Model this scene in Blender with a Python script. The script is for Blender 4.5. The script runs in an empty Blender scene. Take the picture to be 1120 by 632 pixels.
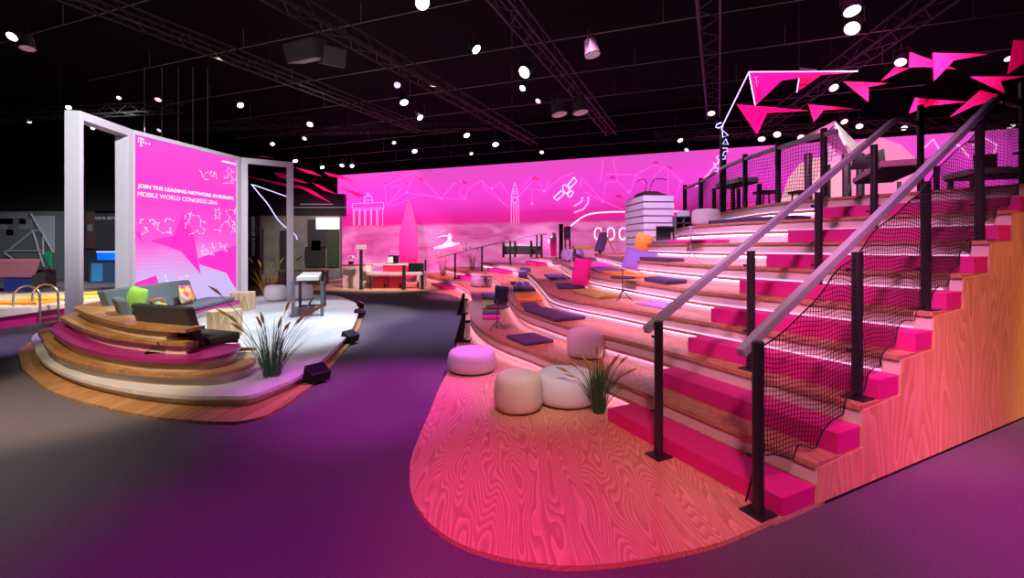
import bpy, bmesh, math, random
from mathutils import Vector, Matrix
from mathutils.geometry import tessellate_polygon
random.seed(7)
C = bpy.context.scene.collection
# ------------------------------------------------------------------ survey of the room (metres, camera stands at the origin, 1.75 m high)
F, HZ, CX, EYE = 487.57, 269.77, 560.0, 1.75
def P(px, py, z):
    Y = F * (EYE - z) / (py - HZ); return Vector(((px - CX) / F * Y, Y, z))
def D(px, py, Y):
    return Vector(((px - CX) / F * Y, Y, EYE + (HZ - py) * Y / F))
def HGT(px, py, z):
    Y = F * (z - EYE) / (HZ - py); return Vector(((px - CX) / F * Y, Y, z))
TH = .4547; BX, BY = 1.675, 2.811
UU = Vector((-math.sin(TH), math.cos(TH), 0)); VV = Vector((math.cos(TH), math.sin(TH), 0))
def B(u, v, z=0): return Vector((BX, BY, z)) + UU * u + VV * v
R = .3014; HALF = .152; TT = .036
# ------------------------------------------------------------------ helpers
def spl(pts, n=8, closed=False):
    pts = [Vector(p) for p in pts]; N = len(pts); out = []
    rng = range(N if closed else N - 1)
    for i in rng:
        g = (lambda k: pts[k % N]) if closed else (lambda k: pts[max(0, min(N - 1, k))])
        p0, p1, p2, p3 = g(i - 1), g(i), g(i + 1), g(i + 2)
        for j in range(n):
            t = j / n
            out.append(.5 * ((2 * p1) + (p2 - p0) * t + (2 * p0 - 5 * p1 + 4 * p2 - p3) * t * t + (3 * p1 - p0 - 3 * p2 + p3) * t ** 3))
    if not closed: out.append(pts[-1])
    return out
def interp(tab, u):
    if u <= tab[0][0]: return tab[0][1]
    n = len(tab)
    for i in range(n - 1):
        if u <= tab[i + 1][0]:
            x0, y0 = tab[i]; x1, y1 = tab[i + 1]; h = x1 - x0
            def sl(k):
                a = max(0, k - 1); b = min(n - 1, k + 1)
                return (tab[b][1] - tab[a][1]) / (tab[b][0] - tab[a][0])
            m0, m1 = sl(i), sl(i + 1); t = (u - x0) / h
            return (2*t**3-3*t*t+1)*y0 + (t**3-2*t*t+t)*h*m0 + (-2*t**3+3*t*t)*y1 + (t**3-t*t)*h*m1
    return tab[-1][1]
def wl(o):
    v = Vector((0, 0, 0))
    while o: v = v + o.location; o = o.parent
    return v
class MB:
    def __init__(s): s.v = []; s.f = []
    def add(s, vs, fs):
        k = len(s.v); s.v += [Vector(v) for v in vs]; s.f += [tuple(i + k for i in f) for f in fs]; return s
    def box(s, c, d, rz=0, M=None):
        c = Vector(c); x, y, z = d[0] / 2, d[1] / 2, d[2] / 2; R_ = M or Matrix.Rotation(rz, 3, 'Z')
        vs = [c + R_ @ Vector((a * x, b * y, e * z)) for e in (-1, 1) for a, b in ((-1, -1), (1, -1), (1, 1), (-1, 1))]
        return s.add(vs, [(3,2,1,0), (4,5,6,7), (0,1,5,4), (1,2,6,5), (2,3,7,6), (3,0,4,7)])
    def hexa(s, b, t):
        n = len(b)
        return s.add(list(b) + list(t), [tuple(range(n - 1, -1, -1)), tuple(range(n, 2 * n))] + [(i, (i + 1) % n, (i + 1) % n + n, i + n) for i in range(n)])
    def prism(s, poly, z0, z1):
        poly = [Vector((p[0], p[1], 0)) for p in poly]
        a = sum(poly[i].x * poly[(i + 1) % len(poly)].y - poly[(i + 1) % len(poly)].x * poly[i].y for i in range(len(poly)))
        if a < 0: poly.reverse()
        return s.extr(poly, Vector((0, 0, z0)), Vector((0, 0, z1)))
    def extr(s, poly, o0, o1):
        n = len(poly); tr = tessellate_polygon([poly])
        vs = [p + o0 for p in poly] + [p + o1 for p in poly]
        nn = (poly[1] - poly[0]).cross(poly[2] - poly[1])
        fs = []
        for t in tr:
            fs.append(tuple(i + n for i in t)); fs.append(tuple(reversed(t)))
        fs += [(i, (i + 1) % n, (i + 1) % n + n, i + n) for i in range(n)]
        return s.add(vs, fs)
    def tube(s, pts, r, n=8, closed=False, cap=True):
        pts = [Vector(p) for p in pts]; N = len(pts); k = len(s.v); up = None
        for i, p in enumerate(pts):
            a = pts[(i - 1) % N] if closed else pts[max(0, i - 1)]; b = pts[(i + 1) % N] if closed else pts[min(N - 1, i + 1)]
            t = (b - a)
            if t.length < 1e-9: t = Vector((0, 0, 1))
            t.normalize()
            if up is None: up = Vector((0, 0, 1)) if abs(t.z) < .9 else Vector((1, 0, 0))
            x = t.cross(up)
            if x.length < 1e-6: x = t.orthogonal()
            x.normalize(); up = x.cross(t).normalized()
            rr = r[i] if isinstance(r, (list, tuple)) else r
            for j in range(n):
                g = 2 * math.pi * (j + .5) / n; s.v.append(p + (x * math.cos(g) + up * math.sin(g)) * rr)
        for i in range(N if closed else N - 1):
            q = (i + 1) % N
            for j in range(n): s.f.append((k + i*n + j, k + i*n + (j+1) % n, k + q*n + (j+1) % n, k + q*n + j))
        if cap and not closed:
            s.f.append(tuple(k + j for j in range(n - 1, -1, -1))); s.f.append(tuple(k + (N-1)*n + j for j in range(n)))
        return s
    def lathe(s, prof, c=(0, 0, 0), n=28, M=None):
        c = Vector(c); k = len(s.v); M = M or Matrix.Identity(3)
        for r, z in prof:
            for j in range(n):
                g = 2 * math.pi * j / n; s.v.append(c + M @ Vector((r * math.cos(g), r * math.sin(g), z)))
        for i in range(len(prof) - 1):
            for j in range(n): s.f.append((k + i*n + j, k + i*n + (j+1) % n, k + (i+1)*n + (j+1) % n, k + (i+1)*n + j))
        s.f.append(tuple(k + j for j in range(n - 1, -1, -1))); s.f.append(tuple(k + (len(prof)-1)*n + j for j in range(n)))
        return s
    def build(s, name, m, parent=None, smooth=False, bevel=0, seg=2, origin=None, local=False, sub=0, weld=False):
        me = bpy.data.meshes.new(name); o = bpy.data.objects.new(name, me); C.objects.link(o)
        off = Vector((0, 0, 0))
        if parent:
            o.parent = parent
            if not local: off = wl(parent)
        elif origin is not None:
            o.location = Vector(origin)
            if not local: off = Vector(origin)
        me.from_pydata([tuple(v - off) for v in s.v], [], s.f)
        bm = bmesh.new(); bm.from_mesh(me)
        if weld: bmesh.ops.remove_doubles(bm, verts=bm.verts, dist=1e-5)
        bmesh.ops.recalc_face_normals(bm, faces=bm.faces)
        if smooth:
            for f in bm.faces: f.smooth = True
            for e in bm.edges:
                if len(e.link_faces) == 2 and e.calc_face_angle(0) > .75: e.smooth = False
        bm.to_mesh(me); bm.free()
        me.materials.append(m)
        if bevel:
            md = o.modifiers.new('bevel', 'BEVEL'); md.width = bevel; md.segments = seg; md.limit_method = 'ANGLE'; md.angle_limit = .6
        if sub:
            md = o.modifiers.new('sub', 'SUBSURF'); md.levels = sub; md.render_levels = sub
        return o
def tag(o, label=None, cat=None, group=None, kind=None):
    if label: o['label'] = label
    if cat: o['category'] = cat
    if group: o['group'] = group
    if kind: o['kind'] = kind
    return o
def thing(name, label, cat, loc=(0, 0, 0), group=None, rz=0):
    o = bpy.data.objects.new(name, None); C.objects.link(o); o.location = Vector(loc); o.rotation_euler.z = rz
    o.empty_display_size = .1
    return tag(o, label, cat, group)
def box(c, d, rz=0, M=None): return MB().box(c, d, rz, M)
def tube(p, r, n=8, **k): return MB().tube(p, r, n, **k)
# ------------------------------------------------------------------ materials
def mat(name, col, rough=.5, metal=0, emit=0, ecol=None, spec=None, noise=0, nscale=8, bump=0):
    m = bpy.data.materials.new(name); m.use_nodes = True; nt = m.node_tree; b = nt.nodes['Principled BSDF']
    b.inputs['Base Color'].default_value = (*col, 1); b.inputs['Roughness'].default_value = rough; b.inputs['Metallic'].default_value = metal
    if spec is not None: b.inputs['Specular IOR Level'].default_value = spec
    if emit:
        b.inputs['Emission Color'].default_value = (*(ecol or col), 1); b.inputs['Emission Strength'].default_value = emit
    if noise or bump:
        tc = nt.nodes.new('ShaderNodeTexCoord'); nz = nt.nodes.new('ShaderNodeTexNoise'); nz.inputs['Scale'].default_value = nscale; nz.inputs['Detail'].default_value = 4
        nt.links.new(tc.outputs['Object'], nz.inputs['Vector'])
        if noise:
            rp = nt.nodes.new('ShaderNodeValToRGB'); rp.color_ramp.elements[0].position = .3; rp.color_ramp.elements[1].position = .7
            rp.color_ramp.elements[0].color = (*[c * (1 - noise) for c in col], 1); rp.color_ramp.elements[1].color = (*[min(1, c * (1 + noise)) for c in col], 1)
            nt.links.new(nz.outputs['Fac'], rp.inputs['Fac']); nt.links.new(rp.outputs['Color'], b.inputs['Base Color'])
        if bump:
            bp = nt.nodes.new('ShaderNodeBump'); bp.inputs['Strength'].default_value = bump; bp.inputs['Distance'].default_value = .01
            nt.links.new(nz.outputs['Fac'], bp.inputs['Height']); nt.links.new(bp.outputs['Normal'], b.inputs['Normal'])
    return m
def wood(name, a, b_, rot=0, vert=False, figure=6, scale=1.0, rough=.45):
    m = bpy.data.materials.new(name); m.use_nodes = True; nt = m.node_tree; N = nt.nodes; L = nt.links; b = N['Principled BSDF']
    tc = N.new('ShaderNodeTexCoord'); mp = N.new('ShaderNodeMapping'); L.new(tc.outputs['Object'], mp.inputs['Vector'])
    if vert: mp.inputs['Scale'].default_value = (1, 1, .16)
    else:
        mp.inputs['Rotation'].default_value = (0, 0, rot); mp.inputs['Scale'].default_value = (1, .16, 1)
    nz = N.new('ShaderNodeTexNoise'); nz.inputs['Scale'].default_value = 1.6 * scale; nz.inputs['Detail'].default_value = 2; nz.inputs['Roughness'].default_value = .45
    L.new(mp.outputs[0], nz.inputs['Vector'])
    mu = N.new('ShaderNodeMath'); mu.operation = 'MULTIPLY'; mu.inputs[1].default_value = figure * 2.6; L.new(nz.outputs['Fac'], mu.inputs[0])
    fr = N.new('ShaderNodeMath'); fr.operation = 'FRACT'; L.new(mu.outputs[0], fr.inputs[0])
    fine = N.new('ShaderNodeTexNoise'); fine.inputs['Scale'].default_value = 26 * scale; fine.inputs['Detail'].default_value = 3
    L.new(mp.outputs[0], fine.inputs['Vector'])
    mx = N.new('ShaderNodeMath'); mx.operation = 'MULTIPLY_ADD'; mx.inputs[1].default_value = .5; L.new(fine.outputs['Fac'], mx.inputs[0]); L.new(fr.outputs[0], mx.inputs[2])
    rp = N.new('ShaderNodeValToRGB'); e = rp.color_ramp.elements; e[0].position = .25; e[1].position = 1.15
    e[0].color = (*a, 1); e[1].position = 1.0; e[1].color = (*b_, 1)
    L.new(mx.outputs[0], rp.inputs['Fac']); L.new(rp.outputs['Color'], b.inputs['Base Color']); b.inputs['Roughness'].default_value = rough
    return m
M_carpet = mat('carpet', (.12, .105, .12), .95, noise=.14, nscale=60, bump=.25, spec=.1)
M_ceil = mat('black_ceiling', (.006, .006, .0065), .9, spec=.1)
M_rail_c = mat('ceiling_rail', (.3, .3, .3), .5)
M_ply = wood('pine_plywood', (.74, .48, .28), (.50, .26, .13), rot=-.45, figure=15, scale=1.9)
M_ply2 = wood('pine_tread', (.58, .33, .18), (.42, .21, .10), rot=TH + math.pi / 2 - 1.57, figure=9, scale=2.2)
M_plyv = wood('pine_side', (.84, .52, .28), (.66, .36, .16), vert=True, figure=7, scale=1.5)
M_oak = wood('oiled_oak', (.52, .29, .12), (.34, .17, .065), rot=.9, figure=2.5, scale=1.5, rough=.35)
M_stump = wood('pale_log', (.86, .72, .48), (.66, .46, .24), vert=True, figure=2, scale=3)
M_white = mat('white_paint', (.72, .68, .63), .55)
M_riser = mat('cream_riser', (.72, .66, .56), .6)
M_purple = mat('purple_paint', (.36, .02, .20), .35)
M_deck = wood('white_deck', (.72, .73, .74), (.60, .60, .62), rot=.5, figure=1.2, scale=1.0, rough=.3)
M_pink = mat('pink_block', (.66, .010, .24), .6)
M_black = mat('black_metal', (.016, .016, .02), .4)
M_blackm = mat('black_matt', (.01, .01, .011), .8)
M_hand = mat('grey_handrail', (.42, .42, .52), .4)
M_net = mat('black_netting', (.012, .012, .014), .8)
M_fab_w = mat('white_felt', (.74, .72, .69), .9, bump=.15, nscale=90)
M_fab_c = mat('cream_felt', (.74, .62, .46), .9, bump=.15, nscale=90)
M_fab_p = mat('lilac_felt', (.42, .34, .62), .9, bump=.1, nscale=90)
M_fab_g = mat('grey_felt', (.30, .29, .36), .9, bump=.1, nscale=90)
M_sofa = mat('grey_wool', (.12, .15, .165), .95, bump=.1, nscale=120)
M_dsofa = mat('charcoal_wool', (.042, .042, .047), .95, bump=.1, nscale=120)
M_c_dark = mat('dark_purple_fabric', (.085, .055, .15), .9)
M_c_lil = mat('lilac_fabric', (.28, .20, .62), .9)
M_c_or = mat('orange_fabric', (.95, .36, .05), .9)
M_c_ol = mat('olive_fabric', (.42, .33, .08), .9)
M_c_pk = mat('magenta_fabric', (.9, .03, .45), .9)
M_c_nv = mat('navy_fabric', (.05, .045, .11), .9)
M_c_gr = mat('green_fabric', (.30, .60, .10), .9)
M_tab = mat('table_metal', (.07, .06, .085), .4)
M_tabl = mat('pale_table_metal', (.5, .45, .62), .4)
M_led = mat('led_strip', (1, .86, 1), .5, emit=10, ecol=(1, .47, .92))
M_led2 = mat('led_line', (1, .86, 1), .5, emit=1.0, ecol=(1, .60, 1))
M_neon = mat('white_neon', (1, 1, 1), .5, emit=1.6, ecol=(1, .80, .86))
M_neonb = mat('blue_neon', (.7, .7, 1), .5, emit=1.5, ecol=(.55, .52, 1))
M_lens = mat('lit_lens', (1, 1, 1), .3, emit=8, ecol=(1, .97, 1))
M_lensp = mat('pink_lens', (1, .8, 1), .3, emit=1.2, ecol=(.9, .6, .85))
M_lensd = mat('dim_lens', (.5, .4, .45), .25, emit=.12, ecol=(.9, .6, .7))
M_lenst = mat('teal_lens', (.7, 1, 1), .3, emit=3, ecol=(.55, 1, .95))
M_lensw = mat('warm_lens', (1, .9, .8), .3, emit=1.6, ecol=(1, .86, .8))
M_bird = mat('magenta_card', (.95, .0, .22), .6, emit=0)
M_screen = mat('black_screen', (.01, .01, .014), .2)
M_red = mat('red_box', (.55, .02, .08), .5)
M_desk = mat('pale_desk', (.62, .52, .52), .5)
M_frame = mat('frame_white', (.64, .62, .66), .45)
M_blade = mat('green_blades', (.045, .19, .06), .6)
M_seed = mat('dry_seed_heads', (.50, .27, .06), .8)
M_stalk = mat('green_stalk', (.10, .12, .03), .7)
M_yel = mat('yellow_blades', (.75, .42, .02), .6)
M_tower = mat('white_slats', (.64, .58, .72), .5)
M_gap = mat('slat_gap', (.30, .13, .2), .7)
M_chrome = mat('brushed_steel', (.55, .5, .48), .3, metal=.8)
M_lightwood = mat('light_wood', (.66, .42, .22), .5)
M_booth = mat('booth_grey', (.10, .11, .12), .6)
M_boothd = mat('booth_dark', (.018, .018, .022), .6)
M_boothl = mat('booth_pale', (.30, .33, .36), .6)
# ------------------------------------------------------------------ room shell
def struct(o): o['kind'] = 'structure'; return o
struct(MB().box((2, 18, -.05), (70, 56, .1)).build('floor', M_carpet))
struct(MB().box((2, 18, 8.65), (70, 56, .1)).build('ceiling', M_ceil))
struct(MB().box((2, 45.6, 4.3), (70, .2, 8.6)).build('wall_back', M_blackm))
struct(MB().box((-32.6, 18, 4.3), (.2, 56, 8.6)).build('wall_left', M_blackm))
struct(MB().box((36.6, 18, 4.3), (.2, 56, 8.6)).build('wall_right', M_blackm))
struct(MB().box((2, -9.6, 4.3), (70, .2, 8.6)).build('wall_front', M_blackm))
E2 = Vector((.938, -.346, 0)); N2 = Vector((.419, .908, 0))
for i, y0 in enumerate((7.9, 10.9, 14.0, 16.9, 19.9, 23.1, 26.2, 29.3)):   # thin rails under the ceiling
    c = Vector((0, y0, 8.0)); m = MB()
    m.tube([c - E2 * 17, c + E2 * 17], .014, 6)
    for k in range(-3, 4): m.tube([c + E2 * (k * 4.5), c + E2 * (k * 4.5) + Vector((0, 0, .6))], .008, 5)
    tag(m.build('ceiling_rail', M_rail_c, origin=c), 'thin grey rail crossing under the black ceiling, %s' % ('nearest the camera', 'second from the front', 'third from the front', 'fourth from the front', 'fifth from the front', 'sixth from the front', 'second from the back', 'furthest back')[i], 'rail', 'thin ceiling rails')
# ------------------------------------------------------------------ tiered seating
V = {1: [(0,.385),(1.5,.385),(2.4,.36),(3.1,.28),(3.8,.22),(4.5,.15),(5.1,.17),(5.7,.25),(6.3,.37),(6.9,.54),(7.7,.83),(9.2,1.44),(10.9,2.1),(13.3,2.8),(15.1,3.1),(17.3,3.28),(24,3.5)],
 2: [(0,.925),(2,.95),(3,.87),(3.7,.84),(4.4,.86),(5.05,.9),(5.76,1.06),(6.4,1.27),(7.2,1.58),(8.7,2.2),(9.9,2.7),(11.9,3.45),(13.6,3.95),(15,4.25),(17,4.45),(24,4.8)],
 3: [(0,1.465),(1.5,1.43),(2.4,1.36),(3.2,1.34),(4.3,1.29),(5,1.4),(5.6,1.63),(7.25,2.41),(9.6,3.5),(11.6,4.33),(15.2,5.55),(17.7,6.0),(24,6.5)],
 4: [(0,2.0),(.8,1.9),(1.7,1.78),(2.1,1.77),(2.9,1.9),(3.4,1.98),(4,2.1),(4.5,2.17),(5.2,2.37),(6.3,2.98),(9.25,4.5),(13.1,6.45),(16.3,7.65),(19,8.4)],
 5: [(0,2.53),(.8,2.38),(1.8,2.25),(2.8,2.35),(3.65,2.55),(4.5,2.85),(6.2,3.9),(9,5.6),(12,7.4)],
 6: [(0,3.07),(1,2.85),(2,2.72),(3,2.72),(4,3.05),(5.2,3.75)],
 7: [(0,3.6),(.7,3.45),(1.43,3.24),(2,3.12),(2.7,3.05),(3.77,3.43),(4.74,4.1),(5.2,4.45)],
 8: [(0,4.13),(.9,3.94),(1.34,3.8),(1.8,3.72),(2.4,3.72),(2.83,3.85),(4.1,4.63),(5.4,5.4),(7,6.4)]}
UEND = {1: 22.5, 2: 22, 3: 20.5, 4: 18.5, 5: 11.5, 6: 5.2, 7: 5.0, 8: 6.8}
def vn(k, u): return interp(V[k], u)
stand = thing('seating_stand', 'wide curved wooden tiered seating stand climbing from the plywood apron to the upper deck', 'seating stand', B(3, 0))
def strip(m, f0, f1, u0, u1, z0, z1, step=.2):
    n = max(2, int((u1 - u0) / step)); k = len(m.v)
    us = [u0 + (u1 - u0) * i / n for i in range(n + 1)]
    for u in us:
        a, b = f0(u), f1(u)
        m.v += [B(u, a, z0), B(u, b, z0), B(u, b, z1), B(u, a, z1)]
    for i in range(n):
        for j in range(4): m.f.append((k + i*4 + j, k + i*4 + (j+1) % 4, k + (i+1)*4 + (j+1) % 4, k + (i+1)*4 + j))
    m.f.append((k, k+1, k+2, k+3)); q = k + n*4; m.f.append((q+3, q+2, q+1, q)); return m
def backf(k):
    def f(u):
        p0 = B(u, 0); vm = ((29.4 - .371 * (p0.x + 11.5)) - p0.y) / (VV.y + .371 * VV.x) - .4
        if k < 8 and u <= UEND[k + 1]: return min(vm, vn(k + 1, u) + .3)
        if k == 8: return 8.6 + .12 * u
        return min(vm, vn(k, u) + {4: 3.2, 5: 3.4 - .3 * max(0, u - 8), 6: 1.4, 7: 1.2}.get(k, 2))
    return f
for k in range(1, 9):
    z = k * R; ue = UEND[k]
    t = strip(MB(), lambda u: vn(k, u), backf(k), -.004, ue, z - TT, z).build('tier', M_ply2, stand)
    up = strip(MB(), lambda u: vn(k, u) + .022, lambda u: vn(k, u) + .05, 0, ue - .03, z - R + HALF, z - TT).build('upper_riser', M_riser, t)
    up['label'] = 'cream upper riser board'
    strip(MB(), lambda u: vn(k, u) + .015, lambda u: vn(k, u) + .2, 0.004, ue - .01, z - R + HALF - TT, z - R + HALF).build('middle_ledge', M_ply2, t)
    lo = strip(MB(), lambda u: vn(k, u) + .095, lambda u: vn(k, u) + .115, 0, ue - .03, z - R, z - R + HALF - TT).build('lower_riser', M_white, t)
    lo['label'] = 'white lower riser lit by a light strip'
    strip(MB(), lambda u: vn(k, u) + .055, lambda u: vn(k, u) + .07, 1.8, ue - .1, z - R + HALF - TT - .012, z - R + HALF - TT - .002).build('light_strip', M_led, t)
    if k >= 3: strip(MB(), lambda u: vn(k, u) + .010, lambda u: vn(k, u) + .020, .12, ue - .1, z - R + HALF + .001, z - R + HALF + .013).build('light_line', M_led2, t)
    if k >= 5: strip(MB(), lambda u: vn(k, u) + .09, lambda u: backf(k)(u) - .02, ue - .03, ue - .012, z - R, z - TT - .001, .02).build('end_panel', M_plyv, t)
prof = []                                              # stepped side panel in the plane u = 0
for k in range(1, 9):
    v0 = V[k][0][1] + .03; prof += [(v0, (k - 1) * R + .0), (v0, k * R - TT)]
prof[0] = (prof[0][0], .03)
poly = [B(0, v, z) for v, z in prof] + [B(0, 8.4, 8 * R - TT), B(0, 8.4, .03)]
MB().extr(poly, UU * -.010, UU * .02).build('side_panel', M_plyv, stand)
MB().extr([B(0, .5, .0), B(0, 8.4, .0), B(0, 8.4, .03), B(0, .5, .03)], UU * .0, UU * .03).build('plinth', M_blackm, stand)
ap = [(850,566),(800,588),(760,600),(700,612),(640,618),(600,617),(550,609),(510,597),(480,580),(460,560),(450,540),(448,520),(450,500),(458,478),(470,450),(480,425),(490,405),(497,385),(503,365),(507,350),(509,338),(507,330),(500,324),(485,320),(460,318.5),(430,318),(400,318)]
A = [P(a, b, .03) for a, b in ap]
A = [B(0, -.035, 0)] + A
edge = spl([Vector((p.x, p.y, 0)) for p in A], 6)
edge[-1:] = [edge[-1], Vector((-9.3, 17.8, 0)), Vector((-9.3, 28.0, 0)), Vector((-4.2, 25.9, 0)), B(18, 3.6), B(15, 3.3), B(11, 2.4), B(8, 1.2), B(6, .55), B(4, .45), B(0, .6)]
MB().prism([(p.x, p.y) for p in edge], 0.0, .03).build('apron', M_ply, stand)
for k in range(1, 9):                                  # magenta half steps on the near stair
    z = (k - 1) * R + (.03 if k == 1 else 0); zt = (k - 1) * R + HALF
    f0 = lambda u: vn(k, u) - (.335 if k == 1 else .27); f1 = lambda u: vn(k, u) + .010
    o = strip(MB(), f0, f1, 0, 1.76, z + .001, zt).build('step_block', M_pink, origin=B(.9, f0(.9), z), bevel=.006)
    w = ('bottom step of the right-hand stair, standing on the plywood apron', 'second magenta step up the right-hand stair, on the lowest tier', 'third magenta step up the right-hand stair', 'fourth magenta step up, level with the second netting post', 'fifth magenta step up the right-hand stair', 'sixth magenta step up the right-hand stair', 'seventh magenta step, second from the top of the stair', 'topmost magenta step, just below the upper deck')[k - 1]
    tag(o, 'long magenta foam block, ' + w, 'step', 'magenta half steps of the near stair')
for k in range(1, 5):                                  # the same at the far stair
    z = (k - 1) * R + (.03 if k == 1 else 0)
    f0 = lambda u: vn(k, u) - .55; f1 = lambda u: vn(k, u) + .010
    u0 = {1: 15.4, 2: 15.0, 3: 15.1, 4: 15.2}[k]
    o = strip(MB(), f0, f1, u0, 17.6, z + .001, (k - 1) * R + HALF).build('step_block', M_pink, origin=B(16, f0(16), z), bevel=.006)
    tag(o, 'magenta block of the far stair, ' + ('lowest, beside the first thin post', 'second, left of the grey drum seat', 'third, behind the dark standing cushion', 'topmost, in front of the dark bar')[k - 1], 'step', 'magenta half steps of the far stair')
# handrails
def handrail(u, label, far=False):
    t = thing('handrail', label, 'handrail', B(u, 0, .03))
    for i, (v, z) in enumerate(((-.045, .03), (1.1, 2 * R), (2.16, 4 * R), (3.225, 6 * R), (4.3, 8 * R))):
        p = tube([B(u, v, z + .008), B(u, v, z + 1.107)], .036, 16).build('post', M_black, t, smooth=True)
        box(B(u, v, z + .005), (.16, .16, .010), TH).build('base_plate', M_black, p)
        for dz in (.35, .97): tube([B(u + .035, v, z + dz), B(u + .075, v, z + dz)], .012, 6).build('net_clip', M_black, p)
    s = .565; zt = lambda v: .03 + 1.07 + s * (v + .045)
    path = [B(u + .07, -.12, zt(-.12)), B(u + .07, 3.75, zt(3.75)), B(u + .07, 3.85, zt(3.83)), B(u + .07, 3.97, zt(3.87)), B(u + .07, 4.4, zt(3.87))]
    m = MB(); k = len(m.v)
    for i, p in enumerate(path):
        a = path[max(0, i - 1)]; b = path[min(len(path) - 1, i + 1)]; tdir = (b - a).normalized(); up = UU.cross(tdir).normalized() * -1
        if up.z < 0: up = -up
        for a_, b_ in ((-.028, -.032), (.028, -.032), (.028, .032), (-.028, .032)): m.v.append(p + UU * a_ + up * b_)
    for i in range(len(path) - 1):
        for j in range(4): m.f.append((i*4 + j, i*4 + (j+1) % 4, (i+1)*4 + (j+1) % 4, (i+1)*4 + j))
    m.f += [(3, 2, 1, 0), tuple((len(path) - 1) * 4 + j for j in range(4))]
    m.build('rail', M_hand, t, bevel=.006)
    return t
handrail(.10, 'sloping grey handrail on black posts with netting, outer edge of the near stair')
handrail(.975, 'sloping grey handrail on black posts without netting, left of the netted one')
# netting
def stair_z(v):
    z = .03
    for k in range(1, 9):
        n0 = V[k][0][1]
        if v >= n0 - (.335 if k == 1 else .27): z = (k - 1) * R + HALF
        if v >= n0: z = k * R
    return z
def net_low(v):
    a = [stair_z(v + d) for d in (-.05, -.025, 0, .025, .05)]
    return max(a) * .6 + sum(a) / 5 * .4 + .055 + .22 * max(0, 1 - v / .5)
def net_top(v): return min(.03 + 1.07 + .565 * (v + .045) - .03, .03 + 1.07 + .565 * 3.9)
nm = MB(); NS = .032
def nb(v, z): return B(.085 + .018 * math.sin(v * 3.1 + z * 2.3), v + .012 * math.sin(z * 9 + v * 5), z + .016 * math.sin(v * 6.3 + z * 2.2) - .012 * math.sin(v * 13))
i = 0; v = .0
while v < 4.35:
    z0, z1 = net_low(v), net_top(v); n = max(2, int((z1 - z0) / .12)); nm.tube([nb(v, z0 + (z1 - z0) * j / n) for j in range(n + 1)],   .0026, 3, cap=False); v += NS
z = .25
while z < 3.4:
    run = []; v = 0.0
    while v < 4.36:
        if net_low(v) <= z <= net_top(v): run.append(nb(v, z))
        else:
            if len(run) > 1: nm.tube(run,   .0026, 3, cap=False)
            run = []
        v += NS
    if len(run) > 1: nm.tube(run,   .0026, 3, cap=False)
    z += NS
nm.tube([nb(v_ * .0475, net_low(v_ * .0475)) for v_ in range(0, 93)], .005, 4); nm.tube([nb(v_ * .0475, net_top(v_ * .0475)) for v_ in range(0, 93)], .005, 4)
nm.tube([B(.14, -.02, .36), B(.16, -.03, .2), B(.2, -.03, .05)], .006, 5)
tag(nm.build('safety_net', M_net, origin=B(.1, 1, .5)), 'black knotted netting hung below the outer handrail down to the stair steps', 'net')
# fence along the deck edge
fp = [D(916,144,5.7), D(901,146,5.85), D(851,159,6.64), D(815,174,7.48), D(787.7,185,8.47), D(766.7,197,10.1), D(749,205.5,11.2)]
fz = 3.22
fpos = [Vector((p.x, p.y, 0)) for p in fp]
fence = thing('deck_fence', 'dark posts with purple rail guarding the curved edge of the upper deck', 'fence', fpos[2] + Vector((0, 0, 8 * R)))
curve = spl([p + Vector((0, 0, fz)) for p in fpos], 8)
tube(curve, .035, 8).build('rail', M_hand, fence, smooth=True)
for i, p in enumerate(fpos[1:]):
    zt = 4.04 if i == 3 else fz + .08
    if i == 3: continue
    tube([p + Vector((0, 0, 8 * R)), p + Vector((0, 0, zt))], .04 if i < 4 else .05, 12).build('post', M_black, fence, smooth=True)
pole = thing('neon_pole', 'tall black pole on the deck edge with blue white neon squiggles', 'pole', fpos[4] + Vector((.1, .1, 8 * R)))
pb = fpos[4] + Vector((.1, .1, 0))
tube([pb + Vector((0, 0, 8 * R)), pb + Vector((0, 0, 4.05))], .06, 14).build('mast', M_black, pole, smooth=True)
YP = pb.y
nz1 = [(789,134),(784,136),(783,139),(786,140),(791,137.5),(789,141.5)]
tube([D(x, y, YP - .12) for x, y in nz1], .012, 6).build('neon_loop', M_neonb, pole, smooth=True)
nz2 = [(790,142),(796.5,148),(790.5,150)]
tube([D(x, y, YP - .1) for x, y in nz2], .011, 6, closed=True).build('neon_triangle', M_neonb, pole)
tube([D(x, y, YP - .1) for x, y in ((794,152),(790.5,157),(796.5,158))], .011, 6, closed=True).build('neon_triangle', M_neonb, pole)
tube([D(x, y, YP - .1) for x, y in ((790.5,162),(795.5,162),(796,165),(792,166),(790.5,170),(793.5,170.5),(793,174),(790.5,174))], .010, 6).build('neon_zigzag', M_neonb, pole)
tube([D(x, y, YP - .1) for x, y in ((786,170),(783.5,173),(786,174.5),(786,178),(783,180),(780.5,178),(782,183),(785.5,184),(784.5,188),(782,187))], .010, 6).build('neon_zigzag', M_neonb, pole)
nm = MB(); cv = spl([p + Vector((0, 0, 0)) for p in fpos], 22)
L = [0]
for a, b in zip(cv, cv[1:]): L.append(L[-1] + (b - a).length)
def cpos(s):
    for i in range(len(L) - 1):
        if s <= L[i + 1]: return cv[i].lerp(cv[i + 1], (s - L[i]) / max(1e-6, L[i + 1] - L[i]))
    return cv[-1]
def wob(s, z): return cpos(s) + Vector((.02 * math.sin(z * 4 + s * 3), 0, z + .015 * math.sin(s * 7 + z)))
n = int(L[-1] / .05)
def flow(s): return 8 * R + .04 + (.45 * (.55 - s) / .55 if s < .55 else 0)
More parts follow.
